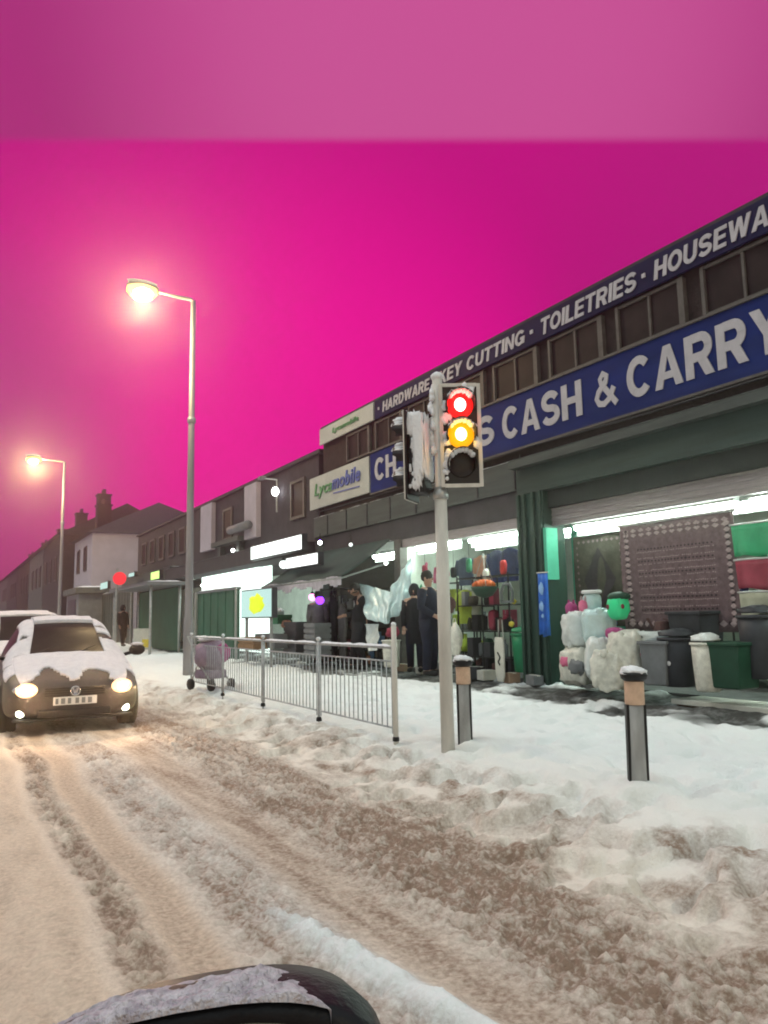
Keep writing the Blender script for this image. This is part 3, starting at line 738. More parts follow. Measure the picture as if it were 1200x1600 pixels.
        mr = MB().blob((s*(W+.13), 1.38, 1.0 if not van else 1.2), (.12, .07, .085), 14, .03).build('door_mirror', 'black', root, smooth=True)
        MB().tube([(s*(W-.06), 1.4, .93 if not van else 1.15), (s*(W+.08), 1.38, .97 if not van else 1.18)], .025, 8).build('mirror_arm', 'black', mr, smooth=True)
        MB().blob((s*(W+.13), 1.38, 1.08 if not van else 1.28), (.10, .06, .03), 12, .2).build('snow', 'snow_pink', mr, smooth=True)
        for y in ((.78, 3.35) if not van else (.85, 3.9)):
            wh = bpy.data.objects.new('wheel', None); C.objects.link(wh); wh.parent = root; wh.location = (s*(W-.10), y, .31)
            MB().lathe([(.19, -.1), (.29, -.11), (.31, -.08), (.315, 0), (.31, .08), (.29, .11), (.19, .1)], n=28, axis='x').build('tyre', 'tyre', wh, smooth=True)
            MB().lathe([(.05, -.115), (.185, -.09), (.19, 0), (.185, .09), (.05, .115)], n=20, axis='x').build('rim', 'steel', wh, smooth=True)
            MB().lathe([(.36, -.04), (.37, .0), (.36, .04)], (s*.045, 0, .01), 28, 'x').build('wheel_arch', 'black', wh, smooth=True)
    MB().box(-.44, .44, -.026, .05, .235, .335).build('lower_grille', 'black', root, bevel=.02)
    gr = MB()
    for k in range(4): gr.box(-.36, .36, -.022, .03, .50+k*.028, .512+k*.028)
    gr.build('grille', 'black_gloss', root, bevel=.003)
    MB().box(-.72, .72, .01, .12, .19, .23).build('front_lip', 'black', root, bevel=.015)
    em_ = MB().lathe([(.062, .0), (.062, -.014), (.050, -.018), (.048, -.006)], (0, -.03, .555), 24, 'y').build('badge', 'chrome', root, smooth=True)
    MB().prism([(-.038, .595), (-.026, .595), (-.012, .548), (0, .575), (.012, .548), (.026, .595), (.038, .595), (.016, .518), (0, .55), (-.016, .518)], -.050, -.044, 'y').build('badge_mark', 'chrome', em_)
    pl = MB().box(-.26, .26, -.045, -.025, .385, .485).build('number_plate', 'plate_white', root, bevel=.004)
    MB().box(-.235, -.2, -.048, -.046, .40, .47).box(-.17, -.12, -.048, -.046, .40, .47).box(-.09, -.05, -.048, -.046, .40, .47).box(.0, .045, -.048, -.046, .40, .47).box(.075, .12, -.048, -.046, .40, .47).box(.15, .2, -.048, -.046, .40, .47).build('plate_marks', 'grey_plastic', pl)
    wp = MB()
    for x0 in (-.45, .1): wp.tube([(x0, 1.13, .985), (x0+.28, 1.26, 1.09)], .008, 6)
    wp.build('wiper', 'black', root)
    bpy.data.meshes.remove(ev)
    return root
car = make_car('oncoming_car', 'dark hatchback under snow driving towards the viewer with headlights lit', 'carpaint')
car.location = (1.46, 10.75, -.03); car.rotation_euler = (0, 0, R(-2))
for s in (-1, 1):
    light('headlight_beam', 'SPOT', (s*.58, -.12, .58), 75, (1, .66, .40), .06, car, (R(83), 0, R(s*3)+math.pi*0), R(75)).rotation_euler = (R(82), 0, R(180))
    light('headlight_flare', 'POINT', (s*.58, -.18, .58), 9, (1, .66, .36), .05, car)
# a grilled light reflection needs the windscreen frame: inner dashboard items
van = make_car('following_van', 'pale snow topped van at the left picture edge behind the hatchback', 'carpaint_white', W=.97, van=True)
van.location = (1.5, 17.4, 0.0); van.scale = (.95, 1, .85)
car3 = make_car('distant_car', 'far car with lit headlights beyond the van at the left picture edge', 'carpaint_white')
car3.location = (1.5, 30, 0)
car4 = copy_tree(car3); car4.name = 'distant_car'; car4.location = (1.6, 41, 0); car4['label'] = 'farthest car on the snowy road under the second street lamp'

# ------------------------------------------------------------------ own car's door mirror
mc = at(300, 1640, z=1.4-.46)
def mirror():
    ctr = EYE+(BX*((272-600)/FL)+BU*((800-1795)/FL)+BF)*.60
    t = thing('door_mirror', 'snow covered black door mirror of the viewer car at the bottom edge', 'mirror', tuple(ctr))
    ex, ez = BX.copy(), Vector((0, 0, 1)); ex.z = 0; ex.normalize(); ey = ez.cross(ex)   # ey points away from viewer
    def P(u, v, w_): return ex*u+ez*v+ey*w_
    def outline(k, a=.163, b_=.085):
        r = []
        for j in range(k):
            th = 2*math.pi*j/k; c, s_ = math.cos(th), math.sin(th)
            e = 2/3.2
            u = a*math.copysign(abs(c)**e, c); v = b_*math.copysign(abs(s_)**e, s_)
            v += -.012*(u/a)*-1*0 + (.010*(1-(u/a)**2)) + u*.15
            r.append((u, v))
        return r
    n = 48; ol = outline(n); mb = MB()
    rings = [(1.0, 0.0), (1.03, .012), (1.02, .05), (.9, .10), (.6, .135), (.2, .145)]
    for sc_, dd in rings:
        for u, v in ol: mb.v.append(tuple(P(u*sc_, v*sc_, dd)))
    for i in range(len(rings)-1):
        for j in range(n):
            j2 = (j+1) % n; mb.f.append((i*n+j, i*n+j2, (i+1)*n+j2, (i+1)*n+j))
    mb.f.append(tuple((len(rings)-1)*n+j for j in range(n)))
    k = len(mb.v)
    for sc_, dd in ((1.0, 0), (.90, -.004), (.88, .008)):
        for u, v in ol: mb.v.append(tuple(P(u*sc_, v*sc_, dd)))
    for i in range(2):
        for j in range(n):
            j2 = (j+1) % n; mb.f.append((k+i*n+j, k+(i+1)*n+j, k+(i+1)*n+j2, k+i*n+j2))
    mb.build('housing', 'mirror_shell', t, smooth=True)
    g_ = MB(); g_.v = [tuple(P(u*.885, v*.885, .006)) for u, v in ol]; g_.f = [tuple(range(n))]
    # tilt the glass so that it looks back along the road
    g_.build('glass', 'mirror_glass', t)
    s_ = MB(); nu, nv = 120, 22
    up_ = sorted([(u, v) for u, v in ol if v > u*.15+.004]); us = [a[0] for a in up_]; vs_ = [a[1] for a in up_]
    for i in range(nu+1):
        u = -.1628+.285*i/nu; v = float(np.interp(u, us, vs_)); th_ = .0100*min(1, i/6)*min(1, (nu-i)/26)**.7
        for j in range(nv+1):
            a = math.pi*j/nv; c_ = P(u*1.02, v*1.035+.001, -.003+.036*(1-math.cos(a))*min(1, (nu-i)/22)**.5)
            w_ = mnoise.noise(c_*26+Vector((3, 1, 7)))*.9+mnoise.noise(c_*70)*.5+mnoise.noise(c_*150)*.45
            hgt = th_*math.sin(a)**.5*(1+.95*w_)+.003*math.sin(a)
            s_.v.append(tuple(c_+ez*(hgt-.0105*(1-math.cos(a))*(.35+.5*math.sin(a)))+ex*w_*.002-ey*.003*math.sin(a)*(w_+.5)))
    for i in range(nu):
        for j in range(nv): a = i*(nv+1)+j; s_.f.append((a, a+1, a+nv+2, a+nv+1))
    s_.build('snow', 'snow_crust', t, smooth=True)
    dr = MB()
    for q in range(60):
        u, v = random.uniform(-.12, .13), random.uniform(-.05, .075); dr.blob(tuple(P(u*.95, v*.9+u*.1, .004)), (.0016, .0016, .0018), 6, .1, seed=q)
    dr.build('water_drops', 'hood_glass', t, smooth=True)
    MB().tube([tuple(P(-.13, -.05, .06)), tuple(P(-.2, -.07, .03)), tuple(P(-.30, -.10, .02))], [.03, .028, .035], 12).build('arm', 'black', t, smooth=True)
mirror()

# ------------------------------------------------------------------ people
def person(loc, rz, label, joints, coat_m, leg_m, h=1.72, hood=False, coat_len=.86, hairm='hair'):
    """joints: dict of local offsets (x right, y forward(-y faces viewer side), z up), scaled to height h"""
    k = h/1.72
    J = dict(pelvis=(0, 0, .93), belly=(0, 0, 1.10), chest=(0, 0, 1.30), neck=(0, 0, 1.47), head=(0, -.01, 1.58), crown=(0, 0, 1.68),
             lsh=(-.17, 0, 1.40), lel=(-.22, .02, 1.13), lwr=(-.21, -.08, .90), rsh=(.17, 0, 1.40), rel=(.22, .02, 1.13), rwr=(.21, -.08, .90),
             lhip=(-.09, 0, .90), lkn=(-.10, -.03, .50), lan=(-.10, 0, .09), lto=(-.11, -.17, .035), rhip=(.09, 0, .90), rkn=(.10, -.03, .50), ran=(.10, 0, .09), rto=(.11, -.17, .035))
    J.update(joints)
    t = thing('person', label, 'person', loc, rz)
    RD = dict(pelvis=.135, belly=.125, chest=.15, neck=.055, head=.088, crown=.07, lsh=.075, lel=.052, lwr=.036, rsh=.075, rel=.052, rwr=.036, lhip=.105, lkn=.068, lan=.046, lto=.04, rhip=.105, rkn=.068, ran=.046, rto=.04)
    E = [('pelvis', 'belly'), ('belly', 'chest'), ('chest', 'neck'), ('neck', 'head'), ('head', 'crown'), ('chest', 'lsh'), ('lsh', 'lel'), ('lel', 'lwr'), ('chest', 'rsh'), ('rsh', 'rel'), ('rel', 'rwr'),
         ('pelvis', 'lhip'), ('lhip', 'lkn'), ('lkn', 'lan'), ('lan', 'lto'), ('pelvis', 'rhip'), ('rhip', 'rkn'), ('rkn', 'ran'), ('ran', 'rto')]
    names = list(J); V = [tuple(c*k for c in J[n_]) for n_ in names]; ed = [(names.index(a), names.index(b_)) for a, b_ in E]
    rad = [RD[n_]*k for n_ in names]
    for sd, el, wr in ((-1, 'lel', 'lwr'), (1, 'rel', 'rwr')):     # palm, five fingers
        w_ = Vector(J[wr]); d = (w_-Vector(J[el])).normalized(); side = d.cross(Vector((0, 1, 0)))
        side = side.normalized() if side.length > .1 else Vector((1, 0, 0))
        palm = w_+d*.07; pi = len(V); V.append(tuple(palm*k)); rad.append(.03*k); ed.append((names.index(wr), pi))
        for f_, (o_, ln) in enumerate(((-.030, .065), (-.010, .080), (.010, .075), (.030, .058))):
            a = palm+d*.03+side*o_; b_ = a+d*ln+Vector((0, -.02, 0)); V.append(tuple(a*k)); rad.append(.010*k); ed.append((pi, len(V)-1)); V.append(tuple(b_*k)); rad.append(.008*k); ed.append((len(V)-2, len(V)-1))
        a = w_+d*.04+side*-.045*sd; V.append(tuple(a*k)); rad.append(.011*k); ed.append((pi, len(V)-1)); V.append(tuple((a+d*.045+side*-.015*sd)*k)); rad.append(.009*k); ed.append((len(V)-2, len(V)-1))
    me = bpy.data.meshes.new('body'); me.from_pydata(V, ed, [])
    o = bpy.data.objects.new('body', me); C.objects.link(o)
    o.modifiers.new('skin', 'SKIN'); 
    for i, r_ in enumerate(rad): me.skin_vertices[0].data[i].radius = (r_, r_)
    me.skin_vertices[0].data[0].use_root = True
    o.modifiers.new('s', 'SUBSURF').levels = 1
    dg = bpy.context.evaluated_depsgraph_get(); ev = bpy.data.meshes.new_from_object(o.evaluated_get(dg)); bpy.data.objects.remove(o)
    ev.materials.clear(); ev.materials.append(MAT['skin']); ev.polygons.foreach_set('use_smooth', [True]*len(ev.polygons)); ev.name = 'body'
    o = bpy.data.objects.new('body', ev); C.objects.link(o); o.parent = t
    jj = {n_: Vector(J[n_])*k for n_ in names}
    # trousers, shoes, coat with sleeves
    tr = MB()
    for s in 'lr': tr.tube([jj[s+'hip']+Vector((0, 0, .03)), jj[s+'kn'], jj[s+'an']+Vector((0, 0, .01))], [.118*k, .082*k, .068*k], 12)
    tr.build('trousers', leg_m, t, smooth=True)
    for s in 'lr':
        a = jj[s+'an']; b_ = jj[s+'to']; MB().tube([a+Vector((0, .05, -.045)), a+Vector((0, -.02, -.035)), b_+Vector((0, 0, .012)), b_+Vector((0, -.05, .005))], [.045*k, .055*k, .046*k, .025*k], 10).build('shoe', 'black', t, smooth=True)
    ct = MB(); pe, be, ch, nk = jj['pelvis'], jj['belly'], jj['chest'], jj['neck']
    dn = (pe-be).normalized(); hem = pe+dn*(.93-coat_len+.12)
    n = 20; rings = [(hem, .19, .15), (pe, .185, .15), (be, .165, .14), (ch, .195, .145), (ch+(nk-ch)*.6, .175, .12), (ch+(nk-ch)*.92, .08, .08), (nk, .07, .07)]
    k0 = 0
    for (c, a, b_) in rings:
        for j in range(n):
            th = 2*math.pi*j/n; wv = 1+.05*math.sin(th*5+c.z*9)
            ct.v.append((c.x+a*k*math.cos(th)*wv, c.y+b_*k*math.sin(th)*wv, c.z))
    for i in range(len(rings)-1):
        for j in range(n):
            j2 = (j+1) % n; ct.f.append((i*n+j, i*n+j2, (i+1)*n+j2, (i+1)*n+j))
    for s in 'lr': ct.tube([jj[s+'sh']+(ch-jj[s+'sh'])*.3, jj[s+'sh'], jj[s+'el'], jj[s+'wr']], [.085*k, .088*k, .068*k, .052*k], 12)
    ct.build('coat', coat_m, t, smooth=True)
    hd = jj['head']; cr = jj['crown']; cc = (hd+cr)/2
    up = (cr-hd).normalized()
    if hood: MB().blob(tuple(cc+Vector((0, .025, -.01))), (.115*k, .12*k, .15*k), 16, .05).build('hood', coat_m, t, smooth=True)
    else: MB().blob(tuple(cc+Vector((0, .022, .025))), (.095*k, .10*k, .105*k), 16, .08, 3).build('hair', hairm, t, smooth=True)
    fc = cc+Vector((0, -.088*k, -.02))
    MB().blob(tuple(fc+Vector((0, -.006, -.01))), (.014, .02, .026), 8, 0).build('nose', 'skin', t, smooth=True)
    for s in (-1, 1): MB().blob(tuple(fc+Vector((s*.032, .004, .012))), (.013, .008, .009), 8, 0).build('eye', 'black_gloss', t, smooth=True)
    for s in (-1, 1): MB().blob(tuple(cc+Vector((s*.088*k, .0, -.02))), (.012, .022, .032), 8, 0).build('ear', 'skin', t, smooth=True)
    MB().blob(tuple(fc+Vector((0, .004, -.052))), (.026, .008, .007), 8, 0).build('mouth', 'crimson', t, smooth=True)
    return t
# profile figure leaning towards the sheet, arm out to the right
q = at(562, 1046, X=7.45)
person((q.x, q.y, q.z), -R(90)-R(30), 'person in long black coat stooping, one arm reaching towards the plastic sheet', dict(belly=(0, .0, 1.09), chest=(0, .06, 1.29), neck=(0, .0, 1.46), head=(0, -.09, 1.55), crown=(0, -.12, 1.65), rsh=(.16, .05, 1.40), lsh=(-.16, .05, 1.40),
       rel=(.20, .22, 1.16), rwr=(.18, .42, 1.02), lel=(-.2, -.05, 1.14), lwr=(-.15, -.26, 1.08), lkn=(-.1, -.1, .5), lan=(-.1, -.12, .09), lto=(-.1, -.28, .035), ran=(.1, .12, .09), rto=(.1, -.04, .035)), 'black_cloth', 'black_cloth', 1.78, coat_len=.62)
q = at(672, 1056, X=7.35)
person((q.x, q.y, q.z), R(25), 'tall person in a dark navy coat standing just left of the signal pole', dict(lel=(-.26, -.02, 1.13), lwr=(-.16, -.2, 1.0)), 'navy_cloth', 'navy_cloth', 1.80)
q = at(650, 1050, X=7.7)
person((q.x, q.y, q.z), R(-40), 'shorter person in black hooded coat standing behind the tall navy coated person', {}, 'black_cloth', 'navy_cloth', 1.62, hood=True, coat_len=.7)
q = at(191, 1008, X=6.6)
person((q.x, q.y, .3), R(20), 'distant dark clad person walking by the grey green hoarding left of the shelter', dict(lkn=(-.1, -.12, .5), lan=(-.1, -.2, .1), lto=(-.1, -.36, .05), ran=(.1, .16, .1), rto=(.1, 0, .04)), 'black_cloth', 'black_cloth', 1.75, hood=True)
q = at(497, 1020, X=7.6)
person((q.x, q.y, .33), R(160), 'person in a grey violet coat seen from behind near the pink lamp', {}, 'grey_cloth', 'grey_cloth', 1.65, coat_len=.72)

# ------------------------------------------------------------------ shop goods
FZ = .335
def gm(name, label, cat, px, py, X, w, h, d=.1, rz=0, group=None):
    """thing whose centre is at the measured sight line, base below it"""
    q = at(px, py, X=X); return thing(name, label, cat, (q.x, q.y, q.z-h/2), rz, group)
def rug(y0, y1, z0, z1, X, label, style):
    t = thing('rug', label, 'rug', (X, (y0+y1)/2, z0)); W = y1-y0; H = z1-z0
    mb = MB(); ny, nz_ = 40, 16
    def wx(u, v): return .025*math.sin(u*9+v*2)*(1-v*.6)+.02*math.sin(u*23)*(1-v)
    for i in range(ny+1):
        for j in range(nz_+1):
            u, v = i/ny, j/nz_; mb.v.append((wx(u, v), -W/2+W*u, H*v))
    for i in range(ny):
        for j in range(nz_): a = i*(nz_+1)+j; mb.f.append((a, a+1, a+nz_+2, a+nz_+1))
    o = mb.build('pile', 'rug_base' if style == 'patterned' else 'rug_olive', t, smooth=True)
    sd = o.modifiers.new('t', 'SOLIDIFY'); sd.thickness = .012
    def dia(mb2, u, v, a, b_):
        cx = -.012
        pts = [(u-a, v), (u, v-b_), (u+a, v), (u, v+b_)]
        mb2.quad(*[(wx(p_[0], p_[1])+cx, -W/2+W*p_[0], H*p_[1]) for p_ in pts])
    if style == 'patterned':
        a_, d_ = MB(), MB()
        for r_ in range(11):
            v = .17+r_*.056
            for c_ in range(44):
                if random.random() < .86: dia(a_, .16+.68*c_/43, v+random.uniform(-.003, .003), .006, .007)
            if r_ % 2 == 0:
                for c_ in range(22): dia(d_, .17+.66*c_/21, v+.028, .010, .009)
        for c_ in range(13):
            u = .06+c_*.073
            for v in (.90, .94): dia(a_, u, v, .03, .022)
            dia(d_, u, .92, .014, .014); dia(a_, u, .07, .03, .03); dia(d_, u+.03, .075, .012, .02)
        for c_ in range(15):
            v = .1+c_*.058
            for u in (.05, .935): dia(a_, u, v, .026, .026); dia(d_, u, v+.029, .017, .02)
        a_.build('pattern', 'rug_pale', t); d_.build('pattern', 'rug_dark', t)
        MB().tube([(0, -W/2-.05, H+.01), (0, W/2+.05, H+.01)], .02, 8).build('rail', 'steel', t)
    else:
        a_, d_ = MB(), MB()
        for k in range(9): dia(a_, .12+.76*k/8, .93, .03, .02); dia(a_, .12+.76*k/8, .07, .03, .02)
        for k in range(12): dia(a_, .08, .1+k*.07, .02, .02); dia(a_, .92, .1+k*.07, .02, .02)
        dia(d_, .5, .5, .32, .36)
        a_.build('pattern', 'rug_base', t); d_.build('pattern', 'rug_dark', t)
    return t
rug(5.98, 7.78, 1.12, 2.58, 8.22, 'brown patterned rug with pale dotted rows hanging in the right hand bay', 'patterned')
rug(7.98, 9.02, 1.18, 2.56, 8.5, 'dark olive rug with plain centre hanging beside the green pillar', 'plain')
def cloth(y0, y1, z0, z1, X, m, label, name='hanging_cloth'):
    t = thing(name, label, 'textile', (X, (y0+y1)/2, z0)); W = y1-y0; H = z1-z0; mb = MB(); ny, nz_ = 24, 6
    for i in range(ny+1):
        for j in range(nz_+1):
            u, v = i/ny, j/nz_; mb.v.append((.03*math.sin(u*16+y0)*(1.2-v), -W/2+W*u, H*v+.02*math.sin(u*9)*(1-v)))
    for i in range(ny):
        for j in range(nz_): a = i*(nz_+1)+j; mb.f.append((a, a+1, a+nz_+2, a+nz_+1))
    o = mb.build('fabric', m, t, smooth=True); o.modifiers.new('t', 'SOLIDIFY').thickness = .008
    MB().tube([(0, -W/2-.02, H+.01), (0, W/2+.02, H+.01)], .012, 8).build('rail', 'steel', t)
cloth(5.0, 5.92, 2.0, 2.38, 8.1, 'flag_green', 'green cloth hanging at the right picture edge above the red one')
cloth(5.02, 5.90, 1.62, 1.96, 8.1, 'flag_red', 'dull red cloth between the green and cream cloths at the right picture edge')
cloth(5.0, 5.88, 1.15, 1.58, 8.1, 'flag_cream', 'cream cloth at the right picture edge under the red one')
cloth(9.02, 9.24, 1.05, 2.0, 7.93, 'blue_print', 'narrow bright blue banner with pale marks hung on the green pillar', 'blue_banner')
bb = [o for o in bpy.data.objects if o.name.startswith('blue_banner')][0]
MB().blob((-.04, 0, .72), (.012, .055, .09), 10, .3).blob((-.04, .01, .45), (.012, .05, .07), 10, .4).blob((-.04, -.01, .30), (.012, .03, .03), 10, .3).build('marks', 'light_blue', bb, smooth=True)

def garment(px, py, X, W, H, m, label, group='clothes on hangers', name='hanging_garment'):
    q = at(px, py, X=X); t = thing(name, label, 'clothing', (q.x, q.y, q.z-H/2), random.uniform(-.15, .15), group); mb = MB()
    n = 16; pr = [(0, .40), (.35, .42), (.7, .44), (.88, .46), (.95, .32), (1, .12)]
    for v, hw in pr:
        for j in range(n):
            th = 2*math.pi*j/n; mb.v.append((.07*math.sin(th)*(1+.3*math.sin(th*4+v*3)), hw*W*math.cos(th), H*v))
    for i in range(len(pr)-1):
        for j in range(n): j2 = (j+1) % n; mb.f.append((i*n+j, i*n+j2, (i+1)*n+j2, (i+1)*n+j))
    for s in (-1, 1): mb.tube([(0, s*W*.40, H*.9), (0, s*W*.52, H*.66), (-.02, s*W*.50, H*.38)], [.06, .055, .045], 8)
    mb.build('cloth', m, t, smooth=True)
    MB().tube([(0, -W*.3, H*.97), (0, 0, H*1.03), (0, W*.3, H*.97)], .008, 6).tube([(0, 0, H*1.03), (0, .03, H*1.08), (0, 0, H*1.11)], .005, 6).build('hanger', 'steel', t)
    return t
garment(728, 893, 9.0, .62, .55, 'slate_cloth', 'slate blue top on a hanger, leftmost of the clothes right of the signal pole')
garment(755, 890, 8.9, .42, .55, 'peach', 'peach top on a hanger between the blue ones')
garment(777, 885, 8.9, .45, .6, 'blue_cloth', 'dark blue top on a hanger right of the peach one')
garment(798, 882, 8.9, .45, .6, 'blue_cloth', 'dark blue top on a hanger nearest the round framed mirror')
garment(657, 890, 8.8, .5, .6, 'pink', 'bright pink top on a hanger left of the signal pole')
garment(690, 905, 8.8, .35, .6, 'pink', 'pink top half hidden behind the signal pole')
garment(648, 930, 8.6, .4, .7, 'green_plastic', 'green jacket hanging above the people left of the signal pole')
garment(728, 948, 8.3, .42, .62, 'hi_green', 'lime green jacket hanging below the slate blue top')
garment(744, 945, 8.35, .28, .62, 'flag_cream', 'pale cream jacket beside the lime green one')
garment(521, 980, 7.9, .42, 1.5, 'black_cloth', 'long black coat hanging full length under the left end of the awning')
garment(536, 985, 7.85, .34, 1.2, 'grey_cloth', 'long grey coat hanging next to the long black one')
def oval(px, py):
    q = at(px, py, X=8.3); t = thing('round_mirror', 'oval dark framed mirror hanging at the pillar end of the middle bay', 'mirror', (q.x, q.y, q.z-.28))
    MB().lathe([(.30, -.02), (.31, .0), (.30, .02), (.25, .02), (.25, -.02)], (0, 0, .28), 28, 'x', .55, 1).build('frame', 'black', t, smooth=True)
    MB().lathe([(.002, -.012), (.25, -.01), (.25, .01)], (0, 0, .28), 28, 'x', .55, 1).build('glass', 'hood_glass', t, smooth=True)
    MB().tube([(-.02, .05, .42), (-.02, -.04, .30), (-.02, .05, .18)], .012, 6).build('motif', 'black', t)
oval(820, 868)
def bin_(px, py, X, r, h, m, label, lid=None, rz=0, sq=False, name='bin'):
    q = at(px, py, X=X); t = thing(name, label, 'bin', (q.x, q.y, max(q.z, FZ if X > 8.26 else .27)), rz, 'bins and buckets outside the shops')
    if sq:
        mb = MB(); a, b_ = r*.82, r
        mb.v = [(-a, -a, 0), (a, -a, 0), (a, a, 0), (-a, a, 0), (-b_, -b_, h), (b_, -b_, h), (b_, b_, h), (-b_, b_, h)]
        mb.f = [(0, 1, 5, 4), (1, 2, 6, 5), (2, 3, 7, 6), (3, 0, 4, 7), (0, 3, 2, 1), (4, 5, 6, 7)]
        mb.build('bin_body', m, t, bevel=.02)
        MB().box(-b_-.02, b_+.02, -b_-.02, b_+.02, h-.03, h+.01).build('rim', m, t, bevel=.01)
    else:
        MB().lathe([(r*.78, 0), (r*.85, .02), (r*.96, h*.6), (r, h*.97)], n=22).build('bin_body', m, t, smooth=True)
        MB().lathe([(r+.015, h*.95), (r+.02, h*.97), (r+.015, h)], n=22).build('rim', m, t, smooth=True)
    if lid: MB().blob((0, 0, h+.02), (r*.98, r*.98, .09), 16, .15, 3, 0).build('lid' if lid != 'snow' else 'snow', lid, t, smooth=True)
    return t
bin_(1032, 1070, 7.6, .17, .52, 'grey_plastic', 'grey tapered bin next to the near bollard', sq=True, rz=.3)
bin_(1063, 1072, 7.75, .22, .58, 'dark_plastic', 'large dark bin with one pale badge below the brown rug', lid='dark_plastic')
bin_(1108, 1080, 7.6, .16, .55, 'cream_plastic', 'cream bin stuffed with a white bag in front of the dark ones', lid='white_plastic')
bin_(1150, 1075, 7.7, .21, .50, 'dark_green_plastic', 'dark green square tub at the right, beyond the cream bin', sq=True)
bin_(1092, 1035, 8.1, .24, .62, 'dark_plastic', 'dark square tub standing behind the cream bin', sq=True)
bin_(1190, 1060, 7.9, .2, .7, 'dark_plastic', 'dark round bin at the right picture edge', lid='dark_plastic')
bin_(822, 1050, 8.15, .21, .62, 'green_plastic', 'bright green dustbin with domed lid leaning at the pillar', lid='green_plastic')
bin_(612, 1042, 7.3, .17, .5, 'cream_plastic', 'cream bucket beneath the crimson bag left of the people')
MB().blob((-.21, -.03, .28), (.012, .03, .03), 8, 0).build('badge', 'plate_white', [o for o in bpy.data.objects if o.get('label', '').startswith('large dark bin')][0])
q = at(1060, 1082, X=7.75)
t = thing('display_plinth', 'low pale plank platform under the bins by the right hand bay', 'platform', (7.9, 5.9, .28))
MB().box(-.25, .3, -1.4, .7, .0, .06).build('plank', 'board_cream', t, bevel=.008); MB().box(-.2, .25, -1.35, .65, -.06, .0).build('support', 'wood', t)
def sack(px, py, X, r, m, label, seed, top=None, print_=None):
    q = at(px, py, X=X); r = tuple(c*1.28 for c in r); t = thing('plastic_sack', label, 'sack', (q.x, q.y, q.z-r[2]), random.uniform(0, 3), 'white plastic sacks heaped by the green pillar')
    MB().pillow((0, 0, r[2]), r, 36, .5, .09, seed).build('sack_body', m, t, smooth=True)
    MB().pillow((0, r[1]*.9, r[2]*1.8), (.05, .03, .06), 14, .8, .2, seed).build('tied_corner', m, t, smooth=True)
    MB().pillow((-r[0]*.70, r[1]*.35, r[2]*1.25), (r[0]*.4, r[1]*.3, r[2]*.3), 16, .7, .16, seed+4).build('print', ['light_blue', 'pink', 'grey_plastic', 'letter_green', 'magenta_cloth'][seed % 5], t, smooth=True)
    if print_: MB().pillow((-r[0]*.74, -r[1]*.42, r[2]), (r[0]*.42, r[1]*.5, r[2]*.42), 18, .7, .16, seed+9).build('print', print_, t, smooth=True)
sack(908, 1040, 7.72, (.19, .2, .2), 'cream_plastic', 'cream sack, bottom left of the heap', 1, print_='grey_plastic')
sack(905, 985, 7.78, (.18, .2, .20), 'white_plastic', 'pale sack sitting on the bottom left sack', 2, print_='cream_plastic')
sack(940, 1028, 7.62, (.17, .18, .22), 'white_plastic', 'white sack with green print in the middle of the heap', 3, print_='letter_green')
sack(958, 1045, 7.48, (.17, .19, .2), 'cream_plastic', 'cream sack with crimson print in front of the heap', 4, print_='crimson')
sack(935, 978, 7.74, (.17, .19, .18), 'film', 'glossy pale blue sack on top of the heap', 5)
sack(985, 1025, 7.62, (.18, .22, .25), 'cream_plastic', 'plain cream sack at the right end of the heap, behind the near bollard', 6)
sack(1005, 998, 7.75, (.14, .24, .07), 'white_plastic', 'flat white sack folded over the right end of the heap', 7)
def soft(name, px, py, X, r, m, label, cat, extra=()):
    q = at(px, py, X=X); t = thing(name, label, cat, (q.x, q.y, q.z-r[2])); MB().pillow((0, 0, r[2]), r, 22, .72, .06, px).build('cloth_body', m, t, smooth=True)
    for nm, c, rr, mm in extra: MB().blob(c, rr, 12, .05).build(nm, mm, t, smooth=True)
    return t
soft('toy_head', 966, 948, 7.72, (.12, .14, .17), 'mint', 'bright mint green toy head with two dark red round cheeks on top of the heap', 'toy',
     [('cheek', (-.10, .07, .17), (.03, .035, .04), 'crimson'), ('cheek', (-.05, -.11, .17), (.03, .035, .04), 'crimson'), ('toy_top', (.02, 0, .30), (.14, .16, .07), 'dark_green_plastic')])  # stands for a green toy head with red cheeks, kept plain
soft('plush_bag', 893, 952, 7.7, (.07, .08, .10), 'magenta_cloth', 'dark pink plush bag left of the light pink one', 'bag', [('ear_tab', (0, .05, .2), (.02, .02, .04), 'magenta_cloth'), ('ear_tab', (0, -.05, .2), (.02, .02, .04), 'magenta_cloth')])
soft('plush_bag', 912, 950, 7.72, (.06, .07, .11), 'pink', 'light pink plush bag with two upright tabs near the blue banner', 'bag', [('ear_tab', (0, .04, .23), (.015, .02, .05), 'rug_pale'), ('ear_tab', (0, -.04, .23), (.015, .02, .05), 'rug_pale')])
soft('slipper_pair', 962, 990, 7.55, (.09, .14, .08), 'magenta_cloth', 'purple pink slippers lying under the mint toy head', 'slippers', [('toe', (-.05, -.10, .10), (.05, .05, .05), 'magenta_cloth')])
q = at(925, 940, X=7.85); t = thing('storage_jar', 'frosted storage jar with a pale flat lid behind the pink bags', 'jar', (q.x, q.y, q.z-.16))
MB().lathe([(.10, 0), (.13, .03), (.13, .22), (.10, .27)], n=20).build('jar_body', 'film', t, smooth=True); MB().lathe([(.13, .27), (.14, .28), (.14, .31), (.12, .32)], n=20).build('lid', 'plate_white', t, smooth=True)
q = at(1003, 985, X=7.9); t = thing('watering_can', 'dull grey brown watering can between the sacks and the brown rug', 'watering can', (q.x+.1, q.y-.25, q.z-.1))
